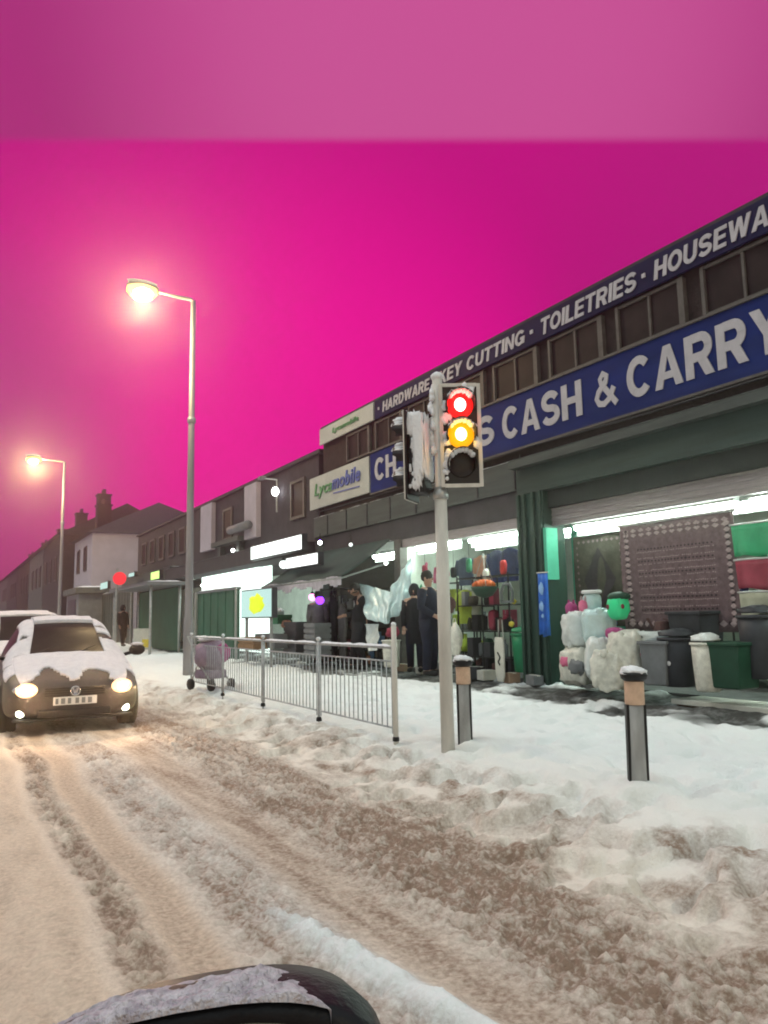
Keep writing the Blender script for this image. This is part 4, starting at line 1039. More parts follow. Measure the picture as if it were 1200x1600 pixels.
MB().lathe([(.10, 0), (.11, .02), (.10, .2), (.06, .22)], n=18).build('can_body', 'brown_cloth', t, smooth=True); MB().tube([(0, .09, .05), (0, .2, .2), (0, .24, .25)], [.02, .014, .022], 8).build('spout', 'brown_cloth', t); MB().tube([(0, -.09, .05), (0, -.17, .12), (0, -.13, .22), (0, -.02, .25)], .01, 6).build('handle', 'brown_cloth', t)
# middle bay
q = at(757, 925, X=7.9); t = thing('fruit_basket', 'dark hanging bowl heaped with orange and red balls right of the signal pole', 'basket', (q.x, q.y, q.z-.1))
MB().lathe([(.04, 0), (.14, .04), (.21, .13), (.23, .19)], n=22).build('bowl', 'dark_green_plastic', t, smooth=True)
fb = MB()
for k in range(16): a = k*2.4; r_ = .045*math.sqrt(k); fb.blob((r_*math.cos(a), r_*math.sin(a), .21+.06*(1-k/16)), .05, 8, .05, seed=k)
fb.build('ball_heap', 'orange', t, smooth=True)
for a in (0, 2.1, 4.2): MB().tube([(.22*math.cos(a), .22*math.sin(a), .19), (0, 0, .75)], .005, 5).build('chain', 'steel', t)
q = at(783, 1050, X=7.75); t = thing('ironing_board', 'tall white ironing board with one dark mark standing upright before the dark rack', 'ironing board', (q.x, q.y, .30))
MB().prism([(-.11, .12), (-.07, .02), (.07, .02), (.11, .12), (.12, .55), (.10, .72), (-.10, .72), (-.12, .55)], -.03, 0, 'x').build('board', 'board_cream', t, bevel=.01)
MB().tube([(-.035, .03, .48), (-.035, -.03, .40), (-.035, .02, .33), (-.035, -.02, .28)], .013, 6).build('mark', 'black', t)
for y in (-.06, .06): MB().tube([(.02, y, .7), (.02, y*.8, 1.0)], .01, 6).build('leg', 'steel', t)
def rack(X, Y, W, label, cols, n, hts=(.3, .75, 1.2, 1.7), seed=1):
    rr = random.Random(seed); t = thing('display_rack', label, 'rack', (X, Y, FZ)); rk = MB()
    for y in (-W/2, 0, W/2):
        for x in (-.15, .2): rk.tube([(x, y, 0), (x, y, hts[-1]+.05)], .015, 6)
    for z in hts: rk.box(-.16, .21, -W/2-.01, W/2+.01, z, z+.02)
    rk.build('frame', 'black', t)
    for k in range(n):
        z = rr.choice(hts[:-1]+(0,))+.022; y = -W/2+.08+(W-.16)*((k*7) % n)/(n-1); h_ = rr.uniform(.14, .36); w_ = rr.uniform(.05, .10); x = rr.uniform(-.12, .02); mb = MB()
        if k % 3 == 0: mb.lathe([(w_*.8, 0), (w_, .02), (w_, h_*.7), (w_*.4, h_*.8), (w_*.4, h_)], (x, y, z), 12)
        elif k % 3 == 1: mb.pillow((x, y, z+h_/2), (w_*.8, w_*1.1, h_/2), 16, .45, .05, k)
        else: mb.box(x-w_, x+w_, y-w_, y+w_, z, z+h_)
        mb.build('packaged_goods', rr.choice(cols), t, smooth=k % 3 < 2)
rack(8.3, 11.0, 1.5, 'tall black wire rack full of dark goods in the middle bay', ['dark_plastic', 'black_cloth', 'brown_cloth', 'rug_olive', 'dark_green_plastic', 'black_cloth', 'grey_plastic', 'crimson'], 34)
rack(9.2, 12.9, 1.2, 'black rack of bright small goods behind the people in the doorway', ['white_plastic', 'crimson', 'hi_green', 'blue_cloth', 'grey_plastic', 'peach'], 28, seed=3)
rack(9.6, 7.0, 3.0, 'long rack of mixed goods at the back of the right hand bay', ['white_plastic', 'crimson', 'blue_cloth', 'grey_plastic', 'green_plastic', 'cardboard'], 40, seed=4)
rack(8.1, 16.2, 2.2, 'rack of dark and coloured goods in the gloom under the awning', ['white_plastic', 'crimson', 'grey_plastic', 'brown_cloth', 'cardboard', 'mauve_cover', 'peach', 'dark_plastic'], 44, seed=5)
rack(9.4, 17.0, 1.4, 'farther rack of pale goods inside the shop under the awning', ['white_plastic', 'grey_plastic', 'light_blue', 'cardboard'], 24, seed=6)
for k in range(7):
    y = 9.95+k*.5; t = thing('hanging_pouch', ['small dark pouch hanging nearest the green pillar under the lit shutter', 'red pouch hanging second from the green pillar', 'pale pouch hanging third from the green pillar', 'green pouch hanging over the fruit basket', 'dark pouch hanging just right of the signal pole', 'pale pouch hanging just left of the signal pole', 'crimson pouch hanging farthest left in the middle bay'][k], 'pouch', (8.22, y, 2.28-.1*(k % 3)), group='pouches hung along the middle bay shutter')
    MB().pillow((0, 0, 0), (.04, .07, .10+.03*(k % 2)), 14, .6, .1, k).build('pouch_body', ['black_cloth', 'red', 'cream_plastic', 'green_plastic', 'black_cloth', 'cream_plastic', 'crimson'][k], t, smooth=True); MB().tube([(0, 0, .1), (0, 0, .42)], .004, 5).build('cord', 'black', t)
for k, (px, py, m_, r_) in enumerate(((803, 940, 'yellow', .05), (799, 975, 'yellow', .06), (790, 963, 'crimson', .05))):
    q = at(px, py, X=8.1); t = thing('sponge_pack', ['round yellow sponge pack hanging highest beside the oval mirror', 'flat yellow sponge pack hanging above the ironing board', 'dark red sponge pack between the yellow ones'][k], 'sponge', (q.x, q.y, q.z), group='sponge packs hung on the rack')
    MB().blob((0, 0, 0), (.03, r_, r_*.8), 12, .2).build('sponge', m_, t, smooth=True); MB().tube([(0, 0, r_*.7), (0, 0, r_*.7+.08)], .004, 5).build('hook', 'steel', t)
q = at(792, 925, X=8.05); t = thing('toilet_seat', 'pale grey arch shaped seat hanging on the dark rack', 'seat', (q.x, q.y, q.z-.15))
MB().tube([(0, .14, 0), (0, .15, .15), (0, .08, .28), (0, -.08, .28), (0, -.15, .15), (0, -.14, 0)], .025, 8).build('ring', 'grey_plastic', t, smooth=True); MB().box(-.02, .02, -.16, .16, -.03, .01).build('hinge', 'grey_plastic', t)
q = at(711, 1000, X=7.3); t = thing('carrier_bag', 'large white carrier bag hanging behind the signal pole above the far bollard', 'bag', (q.x, q.y, q.z-.25))
MB().blob((0, 0, .25), (.09, .15, .27), 18, .18, 2).build('bag_body', 'cream_plastic', t, smooth=True); MB().tube([(0, -.05, .48), (0, -.03, .6), (0, .03, .6), (0, .05, .48)], .008, 6).build('handle', 'cream_plastic', t)
q = at(704, 945, X=7.6); t = thing('brown_bag', 'small brown bag hanging just above the white carrier bag', 'bag', (q.x, q.y, q.z-.1))
MB().blob((0, 0, .1), (.07, .12, .14), 12, .15).build('bag_body', 'brown_cloth', t, smooth=True); MB().tube([(0, -.05, .2), (0, 0, .3), (0, .05, .2)], .006, 6).build('handle', 'brown_cloth', t)
# ankle level clutter along the thresholds
lab = ['small grey box on the threshold nearest the pillar', 'brown box on the threshold under the ironing board', 'pale box on the threshold left of the ironing board', 'dark box on the threshold behind the far bollard', 'grey box at the feet of the people', 'pale round tub between the feet of the people', 'brown box left of the people at the doorway']
for k, (px, py) in enumerate(((835, 1052), (800, 1056), (760, 1055), (742, 1052), (690, 1052), (662, 1040), (628, 1040))):
    q = at(px, py, X=7.9); t = thing('goods_box', lab[k], 'box', (q.x, q.y, .3), random.uniform(-.3, .3), 'small boxes along the shop threshold')
    w_, d_, h_ = random.uniform(.08, .14), random.uniform(.08, .16), random.uniform(.12, .26)
    MB().box(-w_, w_, -d_, d_, 0, h_).build('carton', ['grey_plastic', 'cardboard', 'board_cream', 'dark_plastic', 'grey_plastic', 'cream_plastic', 'cardboard'][k], t, bevel=.01)
    MB().box(-w_*.3, w_*.3, -d_-.002, d_+.002, h_-.01, h_+.003).build('tape', 'cream_plastic', t)
# plastic sheeting draped over a stall beside the doorway
def draped(name, label, P, m, cat='plastic sheet', n=26, amp=.06, seed=0):
    c = sum((Vector(p_) for p_ in P), Vector())/4; t = thing(name, label, cat, tuple(c)); mb = MB(); P = [Vector(p_)-c for p_ in P]
    nrm = (P[1]-P[0]).cross(P[3]-P[0]).normalized()
    for i in range(n+1):
        for j in range(n+1):
            u, v = i/n, j/n; q_ = (P[0]*(1-u)+P[1]*u)*(1-v)+(P[3]*(1-u)+P[2]*u)*v
            w_ = mnoise.noise(Vector((u*5+seed, v*3, seed)))*amp*1.6+amp*.35*math.sin(u*19+v*6)
            mb.v.append(tuple(q_+nrm*w_))
    for i in range(n):
        for j in range(n): a = i*(n+1)+j; mb.f.append((a, a+1, a+n+2, a+n+1))
    o = mb.build('sheet', m, t, smooth=True); o.modifiers.new('t', 'SOLIDIFY').thickness = .006
    return t
A = lambda px, py, X: tuple(at(px, py, X=X))
draped('plastic_sheet', 'crumpled pale blue plastic sheet draped down to the right of the stooping person', [A(562, 912, 7.6), A(612, 925, 7.5), A(606, 975, 7.2), A(574, 968, 7.2)], 'film', seed=1)
draped('plastic_sheet', 'crumpled white plastic sheet with dark specks hanging by the lit doorway', [A(610, 922, 7.5), A(642, 870, 7.9), A(644, 945, 7.7), A(600, 975, 7.2)], 'film', seed=5)
draped('plastic_sheet', 'narrow white plastic sheet hanging low behind the stooping person hand', [A(570, 975, 7.5), A(592, 975, 7.5), A(590, 1016, 7.4), A(576, 1018, 7.4)], 'white_plastic', seed=8, amp=.03)
q = at(614, 988, X=7.3); t = thing('crimson_bag', 'crimson folded bag on the cream bucket left of the people', 'bag', (q.x, q.y, q.z-.1)); MB().blob((0, 0, .1), (.12, .15, .12), 16, .2, 2, -.7).build('bag_body', 'crimson', t, smooth=True); MB().tube([(0, -.06, .2), (0, 0, .26), (0, .06, .2)], .008, 6).build('handle', 'crimson', t)
# stall frame under the awning with crates
def crate(px, py, X, w_, d_, h_, m, label):
    q = at(px, py, X=X); t = thing('crate', label, 'crate', (q.x, q.y, max(.30, q.z)), random.uniform(-.1, .1), 'crates and cabinets under the awning')
    mb = MB().box(-w_/2, w_/2, -d_/2, d_/2, 0, .03); k = max(2, int(h_/.12))
    for i in range(k):
        z0, z1 = h_*i/k+.02, h_*(i+1)/k-.012
        mb.box(-w_/2, -w_/2+.02, -d_/2, d_/2, z0, z1).box(w_/2-.02, w_/2, -d_/2, d_/2, z0, z1).box(-w_/2+.02, w_/2-.02, -d_/2, -d_/2+.02, z0, z1).box(-w_/2+.02, w_/2-.02, d_/2-.02, d_/2, z0, z1)
    mb.build('slatted_side', m, t); MB().box(-w_/2+.022, w_/2-.022, -d_/2+.022, d_/2-.022, .03, h_-.05).build('filling', 'cardboard' if m == 'wood' else m, t, bevel=.01)
crate(468, 1020, 7.4, .5, 1.0, .75, 'dark_plastic', 'big dark cabinet crate behind the railing under the awning end')
crate(496, 1025, 7.3, .4, .7, .75, 'grey_plastic', 'grey cabinet crate right of the big dark one')
crate(425, 1012, 7.0, .4, 1.2, .35, 'grey_plastic', 'low long grey crate at the left, in front of the lit panel')
crate(395, 1014, 6.6, .4, .9, .3, 'wood', 'low wooden crate beside the long grey one, above the railing')
crate(440, 975, 7.6, .4, .6, .25, 'green_plastic', 'green vegetable crate with pale produce under the awning end')
soft('produce_sack', 432, 960, 7.6, (.18, .25, .17), 'valance', 'pale mound of produce in a sack at the left end of the awning', 'sack', [('fold', (0, .1, .22), (.1, .12, .08), 'film')])
soft('produce_sack', 447, 975, 7.6, (.12, .16, .10), 'peach', 'peach coloured sack just right of the pale mound of produce', 'sack', [('fold', (0, -.05, .15), (.08, .08, .06), 'crimson')])

# awning
def awning(label, y0, y1, X0, z0, X1, z1, lift=0.0):
    t = thing('awning', label, 'awning', (X0, (y0+y1)/2, z0)); mb = MB(); n = 26; m_ = 10
    for i in range(n+1):
        for j in range(m_+1):
            u, v = i/n, j/m_; y = y0+(y1-y0)*u
            mb.v.append((X0+(X1-X0)*v, y, z0+(z1-z0)*v-.05*math.sin(math.pi*v)+.03*math.sin(u*17)*v+lift*u*v))
    for i in range(n):
        for j in range(m_): a = i*(m_+1)+j; mb.f.append((a, a+1, a+m_+2, a+m_+1))
    o = mb.build('canopy_cloth', 'awning', t, world=True, smooth=True); o.modifiers.new('t', 'SOLIDIFY').thickness = .012
    v = MB()
    for i in range(n):
        ya, yb = y0+(y1-y0)*i/n, y0+(y1-y0)*(i+1)/n; za = z1+.03*math.sin(i/n*17)+lift*i/n; zb = z1+.03*math.sin((i+1)/n*17)+lift*(i+1)/n; d = .16+.05*math.sin(i*1.3)
        v.box(X1-.01, X1+.004, ya, yb, min(za, zb)-d, min(za, zb)+.01)
    v.build('valance', 'valance', t, world=True)
    fr = MB()
    for y in (y0+.1, (y0+y1)/2, y1-.1): fr.tube([(X0, y, z0-.5), (X1, y, z1-.03)], .02, 6)
    fr.tube([(X1, y0, z1-.02), (X1, y1, z1-.02)], .022, 6); fr.build('arm', 'steel', t, world=True)
    sn = snowcap(min(X0, X1)-.03, min(X0, X1)+.15, y0, y1, z1, .03, .12, 7); sn.build('snow', 'snow', t, world=True, smooth=True)
    return t
aw_top = at(628, 862, X=8.1); aw_l = at(432, 925, X=6.6)
awning('dark green cloth awning sloping over the goods left of the people', 14.15, 18.75, 8.14, 3.02, 6.95, 2.2)
for k, (px, py, X, m_, r_, lb) in enumerate(((603, 880, 7.6, 'lit_bulb', .035, 'small white bulb hanging at the right end under the awning'), (548, 851, 8.0, 'lit_white', .045, 'small white lamp on the fascia above the awning'),
                                 (500, 848, 7.6, 'lit_bulb', .05, 'bright white lamp with a purple shade above the left end of the awning'), (443, 882, 7.3, 'lit_white', .11, 'round white globe lamp left of the awning'),
                                 (364, 860, 8.0, 'lit_bulb', .06, 'small round lamp on the dark fascia far left of the lit sign'), (488, 933, 7.5, 'lit_pink', .09, 'pink lamp hanging under the awning beside a violet one'), (500, 938, 7.45, 'lit_purple', .10, 'violet lamp hanging under the awning beside the pink one'))):
    q = at(px, py, X=X); t = thing('globe_lamp', lb, 'lamp', tuple(q)); MB().blob((0, 0, 0), r_, 14, 0).build('bulb', m_, t, smooth=True)
    MB().tube([(0, 0, r_*.8), (0, 0, r_+.18)], .008, 6).build('cord', 'black', t); MB().lathe([(r_*.5, r_*.8), (r_*.4, r_*1.3), (.01, r_*1.5)], n=12).build('lamp_shade', 'lit_purple' if k == 2 else 'black', t, smooth=True)

# ------------------------------------------------------------------ row of lower shops beyond
r2 = thing('shop_building', 'lower dark row of shops with lit fronts running on beyond the blue signed building', 'building', (XF, 28, .3))
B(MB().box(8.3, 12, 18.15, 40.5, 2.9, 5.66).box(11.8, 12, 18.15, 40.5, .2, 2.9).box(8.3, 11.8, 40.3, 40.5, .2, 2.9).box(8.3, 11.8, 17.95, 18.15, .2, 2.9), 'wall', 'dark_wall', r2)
B(MB().box(8.22, 12.1, 17.95, 40.6, 5.66, 5.76), 'roof', 'roofing', r2)
B(MB().box(8.3, 11.8, 18.15, 40.3, .2, .33), 'shop_floor', 'floor', r2)
B(MB().box(10.2, 10.3, 18.2, 40.2, .33, 2.9), 'back_wall', 'interior', r2)
for y0, y1, m_ in ((27.2, 28.6, 'render_wall'), (22.5, 23.6, 'render_wall')):
    B(MB().box(8.14, 8.298, y0, y1, 3.9, 5.62), 'wall_panel', m_, r2)
def window2(y0, y1, z0, z1, par, X=8.298, m_='render_wall'):
    fr = MB().box(X-.06, X, y0, y0+.1, z0, z1).box(X-.06, X, y1-.1, y1, z0, z1).box(X-.06, X, y0+.1, y1-.1, z0, z0+.08).box(X-.06, X, y0+.1, y1-.1, z1-.08, z1)
    o = B(fr, 'window', m_, par); B(MB().box(X-.03, X-.01, y0+.1, y1-.1, z0+.08, z1-.08), 'pane', 'window_dark', o)
for y0 in (19.0, 25.2, 31.2, 33.0, 34.8, 36.6, 38.4): window2(y0, y0+1.0, 4.1, 5.2, r2, m_='frame_pale')
# deep shop canopies
B(MB().box(7.3, 8.3, 18.3, 30.5, 2.92, 3.35), 'canopy', 'dark_wall', r2)
B(MB().box(7.5, 8.3, 30.6, 40.3, 2.92, 3.5), 'canopy', 'fascia_grey', r2)
B(snowcap(7.28, 8.2, 18.3, 30.5, 3.35, .06, .35, 12), 'snow_ledge', 'snow', r2, smooth=True)
B(snowcap(7.48, 8.2, 30.6, 40.3, 3.5, .06, .35, 13), 'snow_ledge', 'snow', r2, smooth=True)
B(MB().box(7.9, 8.0, 21.6, 27.5, 1.9, 2.9), 'lit_transom', 'lit_window', r2)
B(MB().box(8.0, 8.06, 20.9, 24.0, .4, 2.9), 'shop_window', 'lit_window', r2)
# roof level clutter
bx = MB().box(7.95, 8.3, 23.7, 26.6, 3.9, 4.05).box(8.1, 8.28, 24.0, 24.3, 3.4, 3.9).box(8.1, 8.28, 26.0, 26.3, 3.4, 3.9); B(bx, 'sign_bracket', 'fascia_grey', r2)
B(MB().tube([(8.0, 24.6, 4.3), (8.0, 22.8, 4.3)], .14, 12), 'duct', 'grey_plastic', r2, smooth=True)
q = at(430, 768, X=8.1); t = thing('floodlight', 'white floodlight on a short mast at the roof edge', 'lamp', tuple(q)); MB().blob((0, 0, 0), (.10, .13, .13), 14, 0).build('bulb', 'lit_bulb', t, smooth=True)
MB().tube([(.05, 0, -.6), (.05, 0, .35), (-.3, .3, .42)], .03, 8).build('mast', 'steel', t); MB().box(-.38, -.2, .2, .45, .38, .48).build('camera_box', 'grey_plastic', t, bevel=.02)
def lit_sign(name, label, y0, y1, z0, z1, X, m_, par=None, fill=None):
    t = thing(name, label, 'sign', (X, (y0+y1)/2, z0)); MB().box(X, X+.14, y0, y1, z0, z1).build('case', 'dark_plastic', t, world=True, bevel=.01)
    MB().box(X-.012, X-.002, y0+.03, y1-.03, z0+.03, z1-.03).build('face', m_, t, world=True); return t
a, b_ = at(392, 855, X=7.1), at(472, 845, X=7.1)
lit_sign('lit_sign', 'long glowing white sign box over the dark canopy edge', b_.y, a.y, 2.95, 3.35, 7.1, 'lit_white')
a, b_ = at(447, 885, X=7.1), at(500, 870, X=7.1)
lit_sign('lit_sign', 'glowing white sign just left of the awning, partly cut by it', b_.y+.1, a.y, 2.55, 2.85, 7.1, 'lit_white')
a, b_ = at(377, 955, X=6.6), at(425, 955, X=6.6)
ls = lit_sign('light_box', 'pale cyan lightbox with a yellow blot standing before the lit shop', b_.y, a.y, 1.40, 2.12, 6.6, 'lit_cyan')
MB().blob((6.585, (a.y+b_.y)/2-.1, 1.76), (.02, .52, .22), 16, .25, 3).build('yellow_mark', 'lit_yellow', ls, world=True, smooth=True)
for y in (b_.y+.2, a.y-.26): MB().box(6.64, 6.70, y, y+.06, .25, 1.42).build('leg', 'steel', ls, world=True)
# green market hoardings and stall sides
def hoarding(label, x0, x1, ytop, ybot, X, m_):
    a, b_ = at(x0, ytop, X=X), at(x1, ytop, X=X); t = thing('market_hoarding', label, 'hoarding', (X, (a.y+b_.y)/2, .28)); y0, y1 = b_.y, a.y; h_ = (a.z+b_.z)/2
    mb = MB(); n = max(4, int((y1-y0)/.35))
    for i in range(n): mb.box(X-(.02 if i % 2 else .0), X+.05, y0+(y1-y0)*i/n, y0+(y1-y0)*(i+1)/n, .22, h_)
    mb.build('sheeting', m_, t, world=True)
    MB().box(X-.05, X+.09, y0, y1, h_, h_+.07).build('top_rail', 'grey_plastic', t, world=True); snowcap(X-.06, X+.1, y0, y1, h_+.07, .05, .3, int(x0)).build('snow', 'snow', t, world=True, smooth=True)
    p_ = MB()
    for y in (y0, y1): p_.tube([(X-.06, y, .2), (X-.06, y, h_+.05)], .035, 8)
    p_.build('post', 'steel', t, world=True)
hoarding('dark green market hoarding between the tall lamp pole and the lit shop', 309, 372, 925, 1005, 7.0, 'canvas_green')
hoarding('grey green hoarding left of the shelter', 128, 207, 930, 1000, 7.6, 'fascia_grey')
# shelter
y1, y0 = at(210, 915, X=6.9).y, at(272, 915, X=6.9).y; zt = at(240, 918, X=6.9).z
t = thing('bus_shelter', 'flat roofed shelter with pale posts and dark green back panel', 'shelter', (6.9, (y0+y1)/2, .28))
MB().box(5.9, 7.3, y0-.2, y1+.2, zt-.05, zt+.08).build('roof', 'grey_plastic', t, world=True, bevel=.02); snowcap(5.88, 7.3, y0-.2, y1+.2, zt+.08, .08, .3, 31).build('snow', 'snow', t, world=True, smooth=True)
for y in (y0, y1):
    for x in (6.1, 7.1): MB().tube([(x, y, .2), (x, y, zt-.05)], .045, 10).build('post', 'steel', t, world=True, smooth=True)
MB().box(7.12, 7.17, y0+.05, y1-.05, .3, zt-.1).build('back_panel', 'canvas_green', t, world=True)
t = None
q = at(222, 1020, z=.2); t = thing('notice_board', 'white and yellow board standing in snow before the shelter', 'sign', (q.x, q.y, .2), -R(30))
h_ = at(222, 982, Y=q.y).z-.2; MB().box(-.34, .34, -.02, .02, .12, h_).build('board', 'board_cream', t, bevel=.01); MB().box(.0, .28, -.026, -.021, .2, .5).build('yellow_patch', 'yellow', t)
for s in (-1, 1): MB().box(s*.28-.02, s*.28+.02, -.01, .05, 0, .4).build('leg', 'steel', t)
# round red sign and coloured lit signs
q = at(180, 1000, X=5.6); zt = at(186, 903, X=5.6).z; t = thing('road_sign', 'red glowing round sign on a thin pole left of the shelter', 'sign', (q.x, q.y, .2), -R(10))
MB().tube([(0, 0, 0), (0, 0, zt+.2)], .05, 10).build('pole', 'steel', t); MB().lathe([(.25, .0), (.25, -.04), (.002, -.05)], (.1, -.06, zt-.2), 24, 'y').build('sign_face', 'lit_red', t)
for px, py, X, w_, h_, m_, lb in ((243, 899, 7.2, 1.6, .36, 'lit_lime', 'lime green glowing shop sign above the shelter roof'), (206, 898, 7.2, 1.4, .22, 'lit_cyan', 'dim cyan glowing shop sign left of the lime green one'), (163, 915, 7.2, 2.4, .40, 'lit_cyan', 'cyan glowing shop sign left of the red round sign'),
                              (88, 906, 7.6, 3.5, .9, 'lit_pink', 'pink glowing shop sign under the far terrace'), (83, 934, 7.2, 3.0, .9, 'lit_white', 'white glowing window sign below the pink sign'), (122, 879, 8.0, 2.5, .5, 'lit_cyan', 'small pale lit sign on the far white house front'),
                              (46, 925, 7.0, 4, 1.2, 'lit_warm', 'warm yellow lit sign at the far left of the terrace'), (72, 925, 7.4, 3.0, .5, 'lit_yellow', 'small yellow lit sign far left of the pink one')):
    q = at(px, py, X=X); t = thing('lit_sign', lb, 'sign', (q.x, q.y, q.z-h_/2)); MB().box(-.0, .12, -w_/2, w_/2, 0, h_).build('case', 'dark_plastic', t, bevel=.01)
    MB().box(-.015, -.003, -w_/2+.03, w_/2-.03, .03, h_-.03).build('face', m_, t); MB().box(-.03, .0, -w_/2, -w_/2+.04, -.02, h_+.02).build('bracket', 'black', t)
# pushchair by the railing
q = at(308, 1078, z=.15); t = thing('pushchair', 'mauve covered pushchair parked at the railing under the tall lamp', 'pushchair', (q.x+.25, q.y, .14), R(20))
MB().blob((0, 0, .62), (.27, .34, .30), 20, .1, 2).build('rain_cover', 'mauve_cover', t, smooth=True); MB().blob((.05, -.28, .66), (.16, .10, .17), 14, .1).build('seat', 'magenta_cloth', t, smooth=True)
MB().box(-.2, .2, -.22, .24, .2, .36).build('basket', 'mauve_cover', t, bevel=.04)
MB().tube([(-.2, .3, .15), (-.2, .1, .5), (-.2, .45, .95), (.2, .45, .95), (.2, .1, .5), (.2, .3, .15)], .014, 8).tube([(-.2, -.3, .12), (-.2, .1, .5)], .014, 8).tube([(.2, -.3, .12), (.2, .1, .5)], .014, 8).build('frame', 'steel', t)
for x in (-.22, .22):
    for y in (-.3, .3): MB().lathe([(.02, -.02), (.10, -.02), (.10, .02), (.02, .02)], (x, y, .10), 16, 'x').build('wheel', 'black', t, smooth=True)
MB().blob((0, .05, .90), (.2, .24, .05), 14, .2).build('snow', 'snow_pink', t, smooth=True)
# grey kiosk far left
q = at(120, 975, X=6.6); t = thing('kiosk', 'small grey kiosk with snowy flat top under the far white house', 'kiosk', (6.6, q.y, .3)); h_ = at(120, 930, X=6.6).z-.3
MB().box(-.3, 1.2, -2.5, 2.5, 0, h_).build('walls', 'grey_plastic', t, bevel=.05); MB().box(-.5, 1.4, -2.8, 2.8, h_, h_+.35).build('roof', 'grey_wall', t, bevel=.04); snowcap(-.5, 1.4, -2.8, 2.8, h_+.35, .15, .5, 3).build('snow', 'snow', t, smooth=True)
MB().box(-.33, -.302, -1.6, 1.6, .9, h_-.3).build('hatch', 'dark_plastic', t)

# ------------------------------------------------------------------ far houses
def house(label, X, y0, y1, dep, ez, rz_, wall, roofm, hip=True, chim=(), wins=()):
    t = thing('terraced_house', label, 'house', (X, (y0+y1)/2, .3)); B(MB().box(X, X+dep, y0, y1, .1, ez), 'wall', wall, t)
    o_ = .35; a = MB(); e = .0 if not hip else min(dep/2, (y1-y0)/2.2)*.95
    v = [(X-o_, y0-o_, ez), (X+dep+o_, y0-o_, ez), (X+dep+o_, y1+o_, ez), (X-o_, y1+o_, ez), (X+dep/2, y0-o_*(0 if hip else 1)+e, rz_), (X+dep/2, y1+o_*(0 if hip else 1)-e, rz_)]
    a.v = v; a.f = [(0, 1, 4), (1, 2, 5, 4), (2, 3, 5), (3, 0, 4, 5), (0, 3, 2, 1)]
    rf = B(a, 'roof', roofm, t)
    for (cx, cy, ct) in chim:
        B(MB().box(cx-.45, cx+.45, cy-.5, cy+.5, ez, ct).box(cx-.52, cx+.52, cy-.57, cy+.57, ct, ct+.12), 'chimney', 'brick', rf)
        for dy in (-.25, .25): B(MB().tube([(cx, cy+dy, ct+.12), (cx, cy+dy, ct+.5)], .12, 8), 'chimney_pot', 'brown_cloth', rf)
    for (ya, yb, za, zb) in wins: window2(ya, yb, za, zb, t, X-.002, 'frame_pale')
    return t
hy = 50.0; c0 = at(145, 832, Y=hy); X2 = c0.x; ez = c0.z
far = at(117, 860, X=X2).y
house('pale rendered house with a dark hipped roof and chimney beyond the low row', X2, hy, far, 9.5, ez, ez+2.6, 'render_wall', 'roofing', True, [(X2+1.6, far-1.5, at(128, 790, Y=far-1.5).z)], [(hy+2, hy+3.2, 4.6, 6.2), (hy+5, hy+6.2, 4.6, 6.2)])
yy = far+1.5; lbs = ['dark terraced house with pale windows just beyond the white house', 'second dark terraced house beyond the white house with tall chimney', 'third dark terraced house fading in the haze', 'farthest hazy terraced house at the left picture edge', 'last faint terraced house down the street']
for k in range(5):
    ln = 11+k*2; e2 = 7.6+.0*k
    house(lbs[k], X2-.8, yy, yy+ln, 9, e2, e2+2.5, ['dark_wall', 'grey_wall', 'brick', 'dark_wall', 'grey_wall'][k], 'roofing', False, [(X2+2.2, yy+.8, e2+3.1)], [(yy+1.5+j*3.4, yy+2.7+j*3.4, 4.4, 6.2) for j in range(3)])
    yy += ln+.3

# ------------------------------------------------------------------ haze
hz = MB().box(-70, 110, -45, 255, -1.3, 14.5).build('haze', 'snow'); hz['kind'] = 'stuff'; hz['label'] = 'thin snowy mist over the street'
hm = bpy.data.materials.new('haze_air'); hm.use_nodes = True; nt = hm.node_tree; nt.nodes.clear()
vo = nt.nodes.new('ShaderNodeVolumePrincipled'); vo.inputs['Color'].default_value = (.95, .88, .80, 1); vo.inputs['Density'].default_value = .0042; vo.inputs['Anisotropy'].default_value = .9
ou = nt.nodes.new('ShaderNodeOutputMaterial'); nt.links.new(vo.outputs[0], ou.inputs['Volume'])
hz.data.materials.clear(); hz.data.materials.append(hm)
hm.cycles.homogeneous_volume = True if hasattr(hm, 'cycles') and hasattr(hm.cycles, 'homogeneous_volume') else None

# ------------------------------------------------------------------ sky and light
wd = bpy.data.worlds.new('World'); sc.world = wd; wd.use_nodes = True; nt = wd.node_tree; n = nt.nodes; L = nt.links; n.clear()
tc = n.new('ShaderNodeTexCoord')
def dotn(v):
    q = n.new('ShaderNodeVectorMath'); q.operation = 'DOT_PRODUCT'; L.new(tc.outputs['Generated'], q.inputs[0]); q.inputs[1].default_value = tuple(Vector(v).normalized()); return q.outputs['Value']
def ramp(f, a, b_, lo=0, hi=1):
    q = n.new('ShaderNodeMapRange'); q.interpolation_type = 'SMOOTHSTEP'; L.new(f, q.inputs[0]); q.inputs[1].default_value = a; q.inputs[2].default_value = b_; q.inputs[3].default_value = lo; q.inputs[4].default_value = hi; return q.outputs[0]
def mixc(f, a, b_):
    q = n.new('ShaderNodeMix'); q.data_type = 'RGBA'; L.new(f, q.inputs[0])
    for i, t_ in ((6, a), (7, b_)):
        if isinstance(t_, tuple): q.inputs[i].default_value = (*t_, 1)
        else: L.new(t_, q.inputs[i])
    return q.outputs[2]
def mul(a, b_):
    q = n.new('ShaderNodeMath'); q.operation = 'MULTIPLY'; L.new(a, q.inputs[0])
    if isinstance(b_, (int, float)): q.inputs[1].default_value = b_
    else: L.new(b_, q.inputs[1])
    return q.outputs[0]
def D(px, py): return BX*((px-600)/FL)+BU*((800-py)/FL)+BF
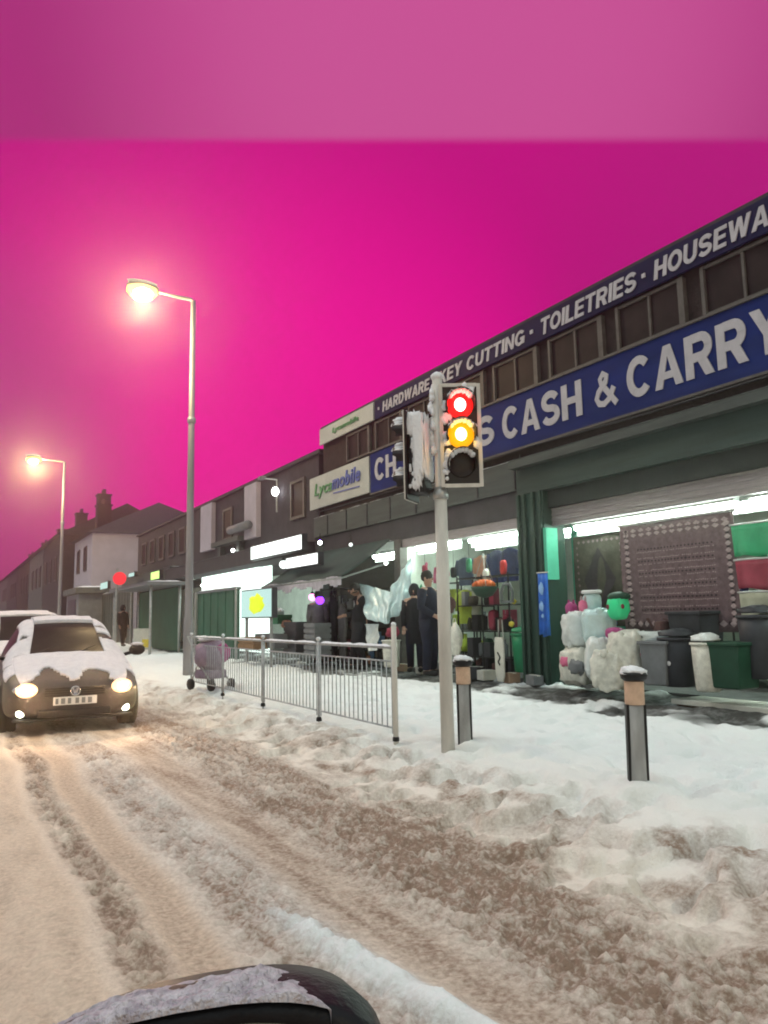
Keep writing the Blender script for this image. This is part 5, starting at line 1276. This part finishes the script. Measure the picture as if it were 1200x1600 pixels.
lin = lambda r, g_, b_: tuple(((c/255+.055)/1.055)**2.4 if c > 10 else c/255/12.92 for c in (r, g_, b_))
bright = ramp(dotn(D(400, 780)), math.cos(R(29)), math.cos(R(5)))
sky = mixc(bright, lin(192, 0, 126), lin(240, 0, 152))
left = ramp(dotn(D(-160, 700)), math.cos(R(18)), math.cos(R(3))); sky = mixc(mul(left, .8), sky, lin(168, 55, 126))
right = ramp(dotn(D(1330, 420)), math.cos(R(24)), math.cos(R(3))); sky = mixc(mul(right, .35), sky, lin(150, 30, 112))
# paler top band with a straight edge: window-glass reflection painted into the sky
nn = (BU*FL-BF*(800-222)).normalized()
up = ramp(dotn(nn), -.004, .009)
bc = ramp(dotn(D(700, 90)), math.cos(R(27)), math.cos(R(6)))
glass_band = mixc(bc, lin(165, 38, 118), lin(200, 82, 150))
sky = mixc(up, sky, glass_band)
nz = n.new('ShaderNodeTexNoise'); nz.inputs['Scale'].default_value = 2.6; nz.inputs['Detail'].default_value = 4; L.new(tc.outputs['Generated'], nz.inputs['Vector'])
sky = mixc(ramp(nz.outputs['Fac'], .45, .75, 0, .25), sky, lin(195, 0, 130))
lobe = ramp(dotn(D(600, 720)), math.cos(R(56)), math.cos(R(44)))
st = n.new('ShaderNodeTexSky'); st.sky_type = 'NISHITA'; st.sun_disc = False; st.sun_elevation = R(8); st.sun_rotation = R(200)
gl = n.new('ShaderNodeVectorMath'); gl.operation = 'SCALE'; L.new(st.outputs[0], gl.inputs[0]); gl.inputs['Scale'].default_value = .02
sz = n.new('ShaderNodeSeparateXYZ'); L.new(tc.outputs['Generated'], sz.inputs[0])
over = mixc(ramp(sz.outputs['Z'], -.05, .85), (.15, .155, .16), (.84, .96, .97))  # sky out of view made neutral and bright overhead as added fill
ad = n.new('ShaderNodeVectorMath'); ad.operation = 'ADD'; L.new(gl.outputs[0], ad.inputs[0]); L.new(over, ad.inputs[1])
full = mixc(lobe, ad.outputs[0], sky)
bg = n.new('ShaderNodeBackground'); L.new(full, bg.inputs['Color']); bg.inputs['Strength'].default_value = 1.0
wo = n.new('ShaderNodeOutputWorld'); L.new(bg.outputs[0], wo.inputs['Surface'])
sl = bpy.data.lights.new('soft_fill', 'SUN'); sl.energy = .8; sl.angle = R(22); sl.color = (1, .93, .84); so = bpy.data.objects.new('soft_fill', sl); C.objects.link(so)  # added soft fill from above to give relief, no sun is seen
dv = Vector((-.30, .35, .60)).normalized(); so.rotation_euler = dv.to_track_quat('Z', 'Y').to_euler()
vs_ = sc.view_settings; vs_.view_transform = 'Standard'; vs_.look = 'None'; vs_.exposure = 0; vs_.gamma = 1
cy = sc.cycles; cy.use_denoising = True; cy.max_bounces = 6; cy.diffuse_bounces = 3; cy.glossy_bounces = 3; cy.volume_bounces = 0; cy.sample_clamp_indirect = 4; cy.filter_width = 1.9
try: cy.denoiser = 'OPENIMAGEDENOISE'
except Exception: pass
